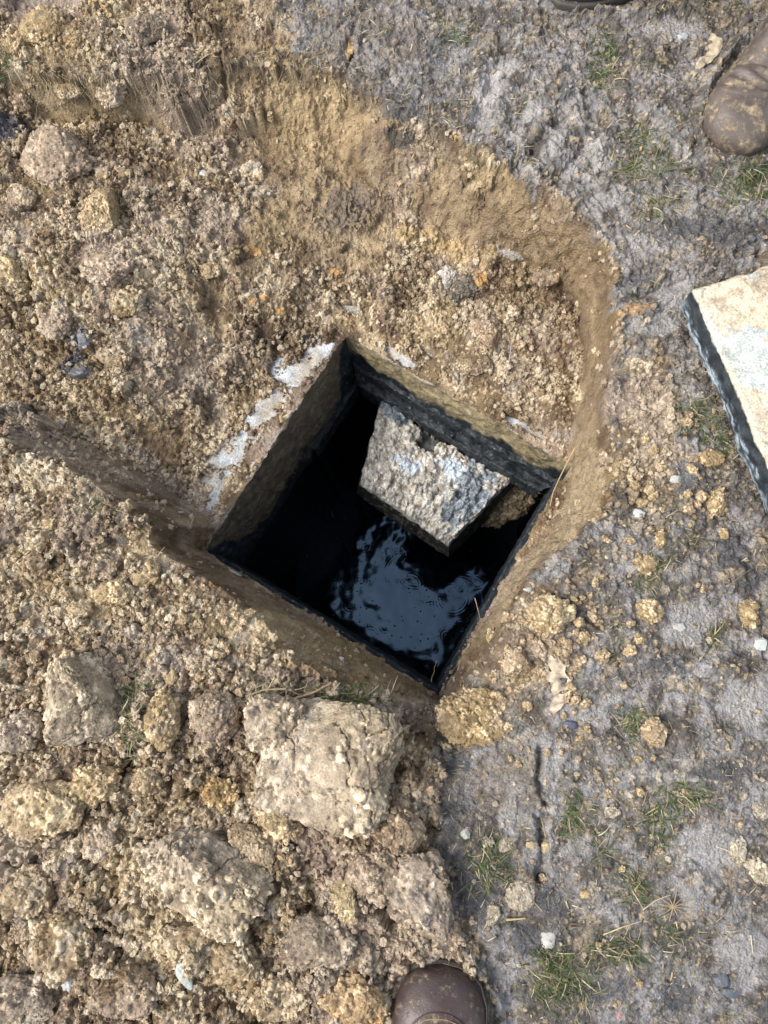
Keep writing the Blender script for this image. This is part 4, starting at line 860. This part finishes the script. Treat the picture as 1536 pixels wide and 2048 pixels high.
leaf('dead_leaf', [(1110, 1385), (1125, 1388), (1140, 1380), (1132, 1402), (1118, 1418), (1106, 1428), (1098, 1418), (1102, 1400)], 0, [.58, .46, .34], 'folded pale leaf scrap below the crinkled dead leaf')
leaf('dead_leaf', [(702, 72), (708, 90), (706, 112), (696, 126), (690, 112), (696, 92)], 0, [.50, .33, .16], 'upright tan dead leaf on the top bank')
leaf('dead_leaf', [(1420, 70), (1448, 88), (1436, 110), (1420, 128), (1400, 140), (1385, 160), (1378, 150), (1392, 128), (1408, 102)], 0, [.50, .42, .30], 'long pale crumpled leaf left of the top right boot')

# ------------------------------------------------------------------ people: only their boots reach into the picture
def leather(name, c1, c2, dirt, rough=.33):
    m, nt, b = nodemat(name); L = nt.links.new; tc = N(nt, 'ShaderNodeTexCoord')
    n1 = N(nt, 'ShaderNodeTexNoise', i_Scale=34., i_Detail=5.0, i_Roughness=.6); n2_ = N(nt, 'ShaderNodeTexNoise', i_Scale=420., i_Detail=3.0); n3_ = N(nt, 'ShaderNodeTexNoise', i_Scale=55., i_Detail=8.0, i_Roughness=.8)
    for q in (n1, n2_, n3_): L(tc.outputs['Object'], q.inputs['Vector'])
    r = N(nt, 'ShaderNodeValToRGB'); r.color_ramp.elements[0].position = .35; r.color_ramp.elements[1].position = .68; r.color_ramp.elements[0].color = (*c1, 1); r.color_ramp.elements[1].color = (*c2, 1); L(n1.outputs['Fac'], r.inputs[0])
    d = N(nt, 'ShaderNodeMapRange'); d.inputs['From Min'].default_value = dirt; d.inputs['From Max'].default_value = dirt+.12; L(n3_.outputs['Fac'], d.inputs['Value'])
    mx = N(nt, 'ShaderNodeMix', data_type='RGBA'); L(d.outputs[0], mx.inputs[0]); L(r.outputs[0], mx.inputs[6]); mx.inputs[7].default_value = (.36, .28, .18, 1); L(mx.outputs[2], b.inputs['Base Color'])
    rr = N(nt, 'ShaderNodeMapRange'); rr.inputs['To Min'].default_value = rough; rr.inputs['To Max'].default_value = .85; L(d.outputs[0], rr.inputs['Value']); L(rr.outputs[0], b.inputs['Roughness'])
    bp = N(nt, 'ShaderNodeBump'); bp.inputs['Distance'].default_value = .0006; ad = N(nt, 'ShaderNodeMath', operation='ADD'); L(n2_.outputs['Fac'], ad.inputs[0]); L(d.outputs[0], ad.inputs[1]); L(ad.outputs[0], bp.inputs['Height']); L(bp.outputs[0], b.inputs['Normal'])
    return m
def plain(name, c, rough, spec=.4, bump=.0005, sc=300):
    m, nt, b = nodemat(name); L = nt.links.new; tc = N(nt, 'ShaderNodeTexCoord'); n1 = N(nt, 'ShaderNodeTexNoise', i_Scale=float(sc), i_Detail=4.0); L(tc.outputs['Object'], n1.inputs['Vector'])
    r = N(nt, 'ShaderNodeValToRGB'); r.color_ramp.elements[0].position = .3; r.color_ramp.elements[1].position = .7; r.color_ramp.elements[0].color = (*[q*.7 for q in c], 1); r.color_ramp.elements[1].color = (*[q*1.3 for q in c], 1); L(n1.outputs['Fac'], r.inputs[0]); L(r.outputs[0], b.inputs['Base Color'])
    b.inputs['Roughness'].default_value = rough; b.inputs['Specular IOR Level'].default_value = spec; bp = N(nt, 'ShaderNodeBump'); bp.inputs['Distance'].default_value = bump; L(n1.outputs['Fac'], bp.inputs['Height']); L(bp.outputs[0], b.inputs['Normal']); return m
M_SOLE = plain('muddy rubber', (.07, .06, .05), .6); M_NAVY = plain('navy rubber', (.02, .028, .05), .35); M_LACE = plain('lace', (.05, .04, .03), .8); M_STITCH = plain('stitching', (.30, .20, .12), .7)
M_TROU = plain('navy trousers', (.025, .032, .055), .85, .2, .0006, 900)
SEC = [(-.0008, .034, 0, .0002, .0002, .0002), (-.0015, .034, 0, .008, .008, .008), (-.006, .035, 0, .028, .018, .017), (-.016, .036, 0, .042, .026, .021), (-.03, .037, 0, .050, .032, .024), (-.05, .039, 0, .056, .036, .026), (-.075, .040, 0, .058, .037, .027), (-.10, .043, 5, .056, .036, .03), (-.125, .049, 13, .051, .038, .035),
       (-.15, .058, 24, .046, .042, .043), (-.175, .070, 36, .043, .047, .057), (-.195, .086, 50, .041, .051, .073), (-.21, .105, 64, .040, .053, .08), (-.22, .13, 78, .041, .054, .07), (-.225, .155, 90, .044, .054, .056), (-.227, .185, 90, .048, .056, .055), (-.228, .215, 90, .052, .060, .058), (-.228, .235, 90, .054, .062, .06)]
def sec_pt(s, th, grow=0.):
    y, z, p, w, hu, hd = s; p = RAD(p); c, sn = np.cos(th), np.sin(th); hh = np.where(sn > 0, hu, hd)
    ex = np.where(sn > 0, .9, .6); X_ = np.sign(c)*np.abs(c)**.85*(w+grow); Q = np.sign(sn)*np.abs(sn)**ex*(hh+grow)
    return np.stack([X_, y+Q*np.sin(p), z+Q*np.cos(p)], -1)
def boot_parts(par, lm, lab=None, crease=True, apron=True):
    S2 = np.array(SEC); k = np.linspace(0, len(S2)-1, 90); S3 = np.stack([np.interp(k, np.arange(len(S2)), S2[:, d]) for d in range(6)], 1)
    for _ in range(3): S3[1:-1] = (S3[:-2]+2*S3[1:-1]+S3[2:])/4
    th = np.linspace(0, 2*np.pi, 72, endpoint=False); P = np.stack([sec_pt(s, th) for s in S3])
    if crease:
        yy = P[..., 1]; topm = sst(.05, .08, P[..., 2]+yy*0); 
        cz = np.zeros(yy.shape)
        for y0, ph in [(-.080, 0), (-.091, 1), (-.104, 2.2), (-.12, .5)]: cz -= .0048*np.exp(-((yy-y0-.006*np.sin(P[..., 0]*60+ph))/.0030)**2)-.0030*np.exp(-((yy-y0-.006-.006*np.sin(P[..., 0]*60+ph))/.004)**2)
        P[..., 2] += cz*sst(.045, .065, P[..., 2])
    A = P.reshape(-1, 3); A = A+np.c_[0*A[:, 0], 0*A[:, 0], fbm3(A, .05, 3)*.0018]
    obj('upper', mesh('upper', A, gridfaces(90, 72, True), lm), par)
    # sole with welt
    yy = np.concatenate([[0, .004, .012, .024, .05, .085, .12, .16, .20, .24, .27, .288, .298, .303]]); hw = np.array([.004, .026, .042, .053, .061, .061, .054, .045, .042, .043, .041, .034, .022, .004])
    o = np.r_[np.c_[hw, .004-yy], np.c_[-hw[::-1], .004-yy[::-1]]]; kk = np.linspace(0, len(o), 150, endpoint=False); ox = np.interp(kk, np.arange(len(o)+1), np.r_[o[:, 0], o[0, 0]]); oy = np.interp(kk, np.arange(len(o)+1), np.r_[o[:, 1], o[0, 1]])
    cx, cy = 0, -.15; rows = []
    for sc, z in [(.6, 0), (.97, 0), (1, .003), (1, .008), (.985, .010), (1.0, .012), (1.0, .024), (.985, .027), (.93, .0275), (.7, .028)]:
        zz = np.full(150, z); tread = (np.sin(kk*1.7) > 0)*(z < .009)*.0022; rows.append(np.stack([cx+(ox-cx)*(sc-tread*3), cy+(oy-cy)*(1-(1-sc)*.45), zz], -1))
    obj('sole', mesh('sole', np.concatenate(rows), gridfaces(len(rows), 150, True), M_SOLE), par)
    # stitched seams
    def seam(path, r, m, nm='seam'):
        v_, f_ = sweep(path, r, 6); obj(nm, mesh(nm, v_, f_, m), par)
    def on(yv, th_, g=.0008):
        i = int(np.argmin(np.abs(S3[:, 0]-yv))) if yv > -.16 else int(np.argmin(np.abs(S3[:, 0]-yv))); return sec_pt(S3[i], np.array([th_]), g)[0]
    if apron:
        for y0, dy, g in [(-.040, .055, .0008), (-.046, .053, .0012)]:
            tt_ = np.linspace(-1.25, 1.25, 46); path = []
            for q in tt_:
                yv = y0-dy*(1-math.cos(q)); kx = math.sin(q)*.040; kf = np.clip(kx/.056, -.98, .98)
                i = np.argmin(np.abs(S3[:55, 0]-yv)); yv2 = yv
                a = np.interp(-yv2, -S3[:55, 0], np.arange(55)); i0 = int(a); fr = a-i0; th_ = math.acos(kf)
                path.append(sec_pt(S3[i0], np.array([th_]), g)[0]*(1-fr)+sec_pt(S3[min(i0+1, 54)], np.array([th_]), g)[0]*fr)
            seam(np.array(path), .0013 if g < .001 else .0007, lm if g < .001 else M_STITCH, 'seam' if g < .001 else 'stitching')
    # welt stitching
    w_ = np.stack([ox*.965, cy+(oy-cy)*.975, np.full(150, .0285)], -1)
    for k0 in range(0, 150, 2):
        pass
    seam(w_[np.r_[0:68]], .0008, M_STITCH, 'welt_stitch'); 
    # tongue, laces, collar
    for n_, yv in enumerate([55, 59, 63, 67, 71]):
        a0 = sec_pt(S3[yv], np.array([math.pi/2-.75]), .003)[0]; a1 = sec_pt(S3[yv], np.array([math.pi/2]), .006)[0]; a2 = sec_pt(S3[yv], np.array([math.pi/2+.75]), .003)[0]
        seam(np.array([a0, (a0+a1)/2+[0, 0, .001], a1, (a2+a1)/2+[0, 0, .001], a2]), .0022, M_LACE, 'lace')
    ccol = sec_pt(S3[-1], np.linspace(0, 2*np.pi, 41), .002); seam(ccol, .006, lm, 'collar')
def boot(par, tipu, tipv, hx, hy, lm, z0, name='boot', **kw):
    "tip at picture position; (hx, hy) heading of the toe in the picture"
    b_ = bpy.data.objects.new(name, None); C.objects.link(b_); t = P3(tipu, tipv, z0+.035); b_.parent = par
    ang = math.atan2(-hy, hx)-math.pi/2; b_.location = (t.x, t.y, z0); b_.rotation_euler = (0, 0, ang); b_.scale = (1.10, 1.06, 1.03); boot_parts(b_, lm, **kw); b_.empty_display_size = .05
    return b_, ang, t
M_LEA1 = leather('oxblood leather', (.048, .029, .027), (.085, .060, .055), .55, .38)
M_LEA2 = leather('dusty brown leather', (.075, .058, .050), (.13, .105, .09), .50, .42)
M_JACK = plain('dark jacket', (.03, .03, .035), .8, .2, .001, 400); M_SKIN = plain('skin', (.5, .32, .24), .5)
def figure(par, heels, fwd):
    "clothed body above the boots: legs, torso, arms and head, out of the picture but really there"
    heels = [np.array(h) for h in heels]; mid = (heels[0]+heels[1])/2; fwd = np.array([*fwd, 0.]); fwd /= np.linalg.norm(fwd); back = -fwd; side = np.array([-fwd[1], fwd[0], 0])
    hip = mid+back*.14+np.array([0, 0, .86]); legs = []
    for h in heels:
        s = np.sign((h-mid)@side) or 1
        kn = (h+hip)/2+fwd*.03+side*s*.03; kn[2] = .48
        pts = np.array([h+[0, 0, .16], h+[0, 0, .25], (h+kn)/2+[0, 0, .09], kn, (kn+hip)/2+side*s*.05, hip+side*s*.08]); t = np.linspace(0, 5, 24)
        Q = np.stack([np.interp(t, range(6), pts[:, d]) for d in range(3)], 1); legs.append(sweep(Q, np.interp(t, range(6), [.068, .07, .072, .075, .088, .10]), 20))
    pel = sweep(np.array([hip+[0, 0, -.06], hip, hip+[0, 0, .08], hip+[0, 0, .14]]), [.12, .16, .16, .15], 20); legs.append(pel)
    V, f = join(legs); obj('trousers', mesh('trousers', V, f, M_TROU), par)
    tor = sweep(np.array([hip+[0, 0, .08], hip+[0, 0, .2], hip+[0, 0, .4], hip+[0, 0, .55], hip+[0, 0, .60]]), [.16, .155, .18, .16, .07], 20); arms = []
    for s in (-1, 1):
        sh = hip+side*s*.20+[0, 0, .54]; el = sh+side*s*.05+fwd*.02-[0, 0, .29]; wr = el+fwd*.05-[0, 0, .24]; arms.append(sweep(np.array([sh-side*s*.07, sh, (sh+el)/2, el, (el+wr)/2, wr]), [.06, .06, .055, .048, .042, .036], 14))
    V, f = join([tor]+arms); obj('jacket', mesh('jacket', V, f, M_JACK), par)
    V, f = ico(5); V = V*[.078, .095, .12]+hip+np.array([0, 0, .77])+fwd*.02; n_ = sweep(np.array([hip+[0, 0, .56], hip+[0, 0, .70]]), [.055, .055], 14)
    obj('head', mesh('head', V, f, M_SKIN), par); obj('neck', mesh('neck', n_[0], n_[1], M_SKIN), par)
for lab, lm, bs in [('person behind the camera, one shiny oxblood leather boot toe showing at the bottom edge', M_LEA1, [(880, 1930, .04, -1., -.012, {}), (560, 2165, -.06, -1., .012, {})]),
                    ('person standing beyond the pit at the top right in muddy creased brown boots', M_LEA2, [(1448, 300, -.50, .86, -.024, dict(apron=False)), (1088, -56, -1., .06, -.010, dict(apron=False))])]:
    pr = thing('person', (0, 0, 0), lab, 'person'); heels = []; fw = np.zeros(2)
    for q, (tu, tv, hx, hy, z0, kw) in enumerate(bs):
        m_ = lm
        if lm is M_LEA2 and q == 1: m_ = leather('navy boot leather', (.02, .026, .042), (.045, .05, .065), .62, .4)
        b_, ang, t = boot(pr, tu, tv, hx, hy, m_, z0, **kw); d = np.array([-math.sin(ang), math.cos(ang)]); fw += d; heels.append(np.array([t.x-d[0]*.225, t.y-d[1]*.225, 0]))
    figure(pr, heels, fw)

# ------------------------------------------------------------------ light, sky, camera
w = bpy.data.worlds.new('World'); S.world = w; w.use_nodes = True; nt = w.node_tree
sk = N(nt, 'ShaderNodeTexSky', sky_type='NISHITA'); sk.sun_disc = False
EL, AZ = RAD(50), RAD(-100)                       # azimuth measured clockwise from +Y
sk.sun_elevation = EL; sk.sun_rotation = AZ; sk.air_density = 1.3; sk.dust_density = 2.5; sk.ozone_density = 1.0
bg = nt.nodes['Background']; hs = N(nt, 'ShaderNodeHueSaturation'); hs.inputs['Saturation'].default_value = .55; nt.links.new(sk.outputs[0], hs.inputs['Color']); nt.links.new(hs.outputs[0], bg.inputs['Color']); bg.inputs['Strength'].default_value = .145
sl = bpy.data.lights.new('sun', 'SUN'); sl.energy = 1.75; sl.angle = RAD(30); sl.color = (1, .95, .87)
so = bpy.data.objects.new('sun', sl); C.objects.link(so)
dv = Vector((math.sin(AZ)*math.cos(EL), math.cos(AZ)*math.cos(EL), math.sin(EL))); so.rotation_euler = dv.to_track_quat('Z', 'Y').to_euler()
cam = bpy.data.cameras.new('camera'); co = bpy.data.objects.new('camera', cam); C.objects.link(co)
cam.sensor_fit = 'VERTICAL'; cam.sensor_height = 36; cam.lens = 36*F/2048; cam.clip_start = .02; cam.clip_end = 200
from mathutils import Matrix
co.matrix_world = Matrix.Translation((0, 0, H)) @ Matrix(R.tolist()).to_4x4(); S.camera = co
S.view_settings.view_transform = 'Standard'; S.view_settings.look = 'None'; S.view_settings.gamma = 1; S.view_settings.exposure = .86
S.cycles.use_denoising = True; S.cycles.max_bounces = 6; S.cycles.caustics_reflective = False; S.cycles.caustics_refractive = False
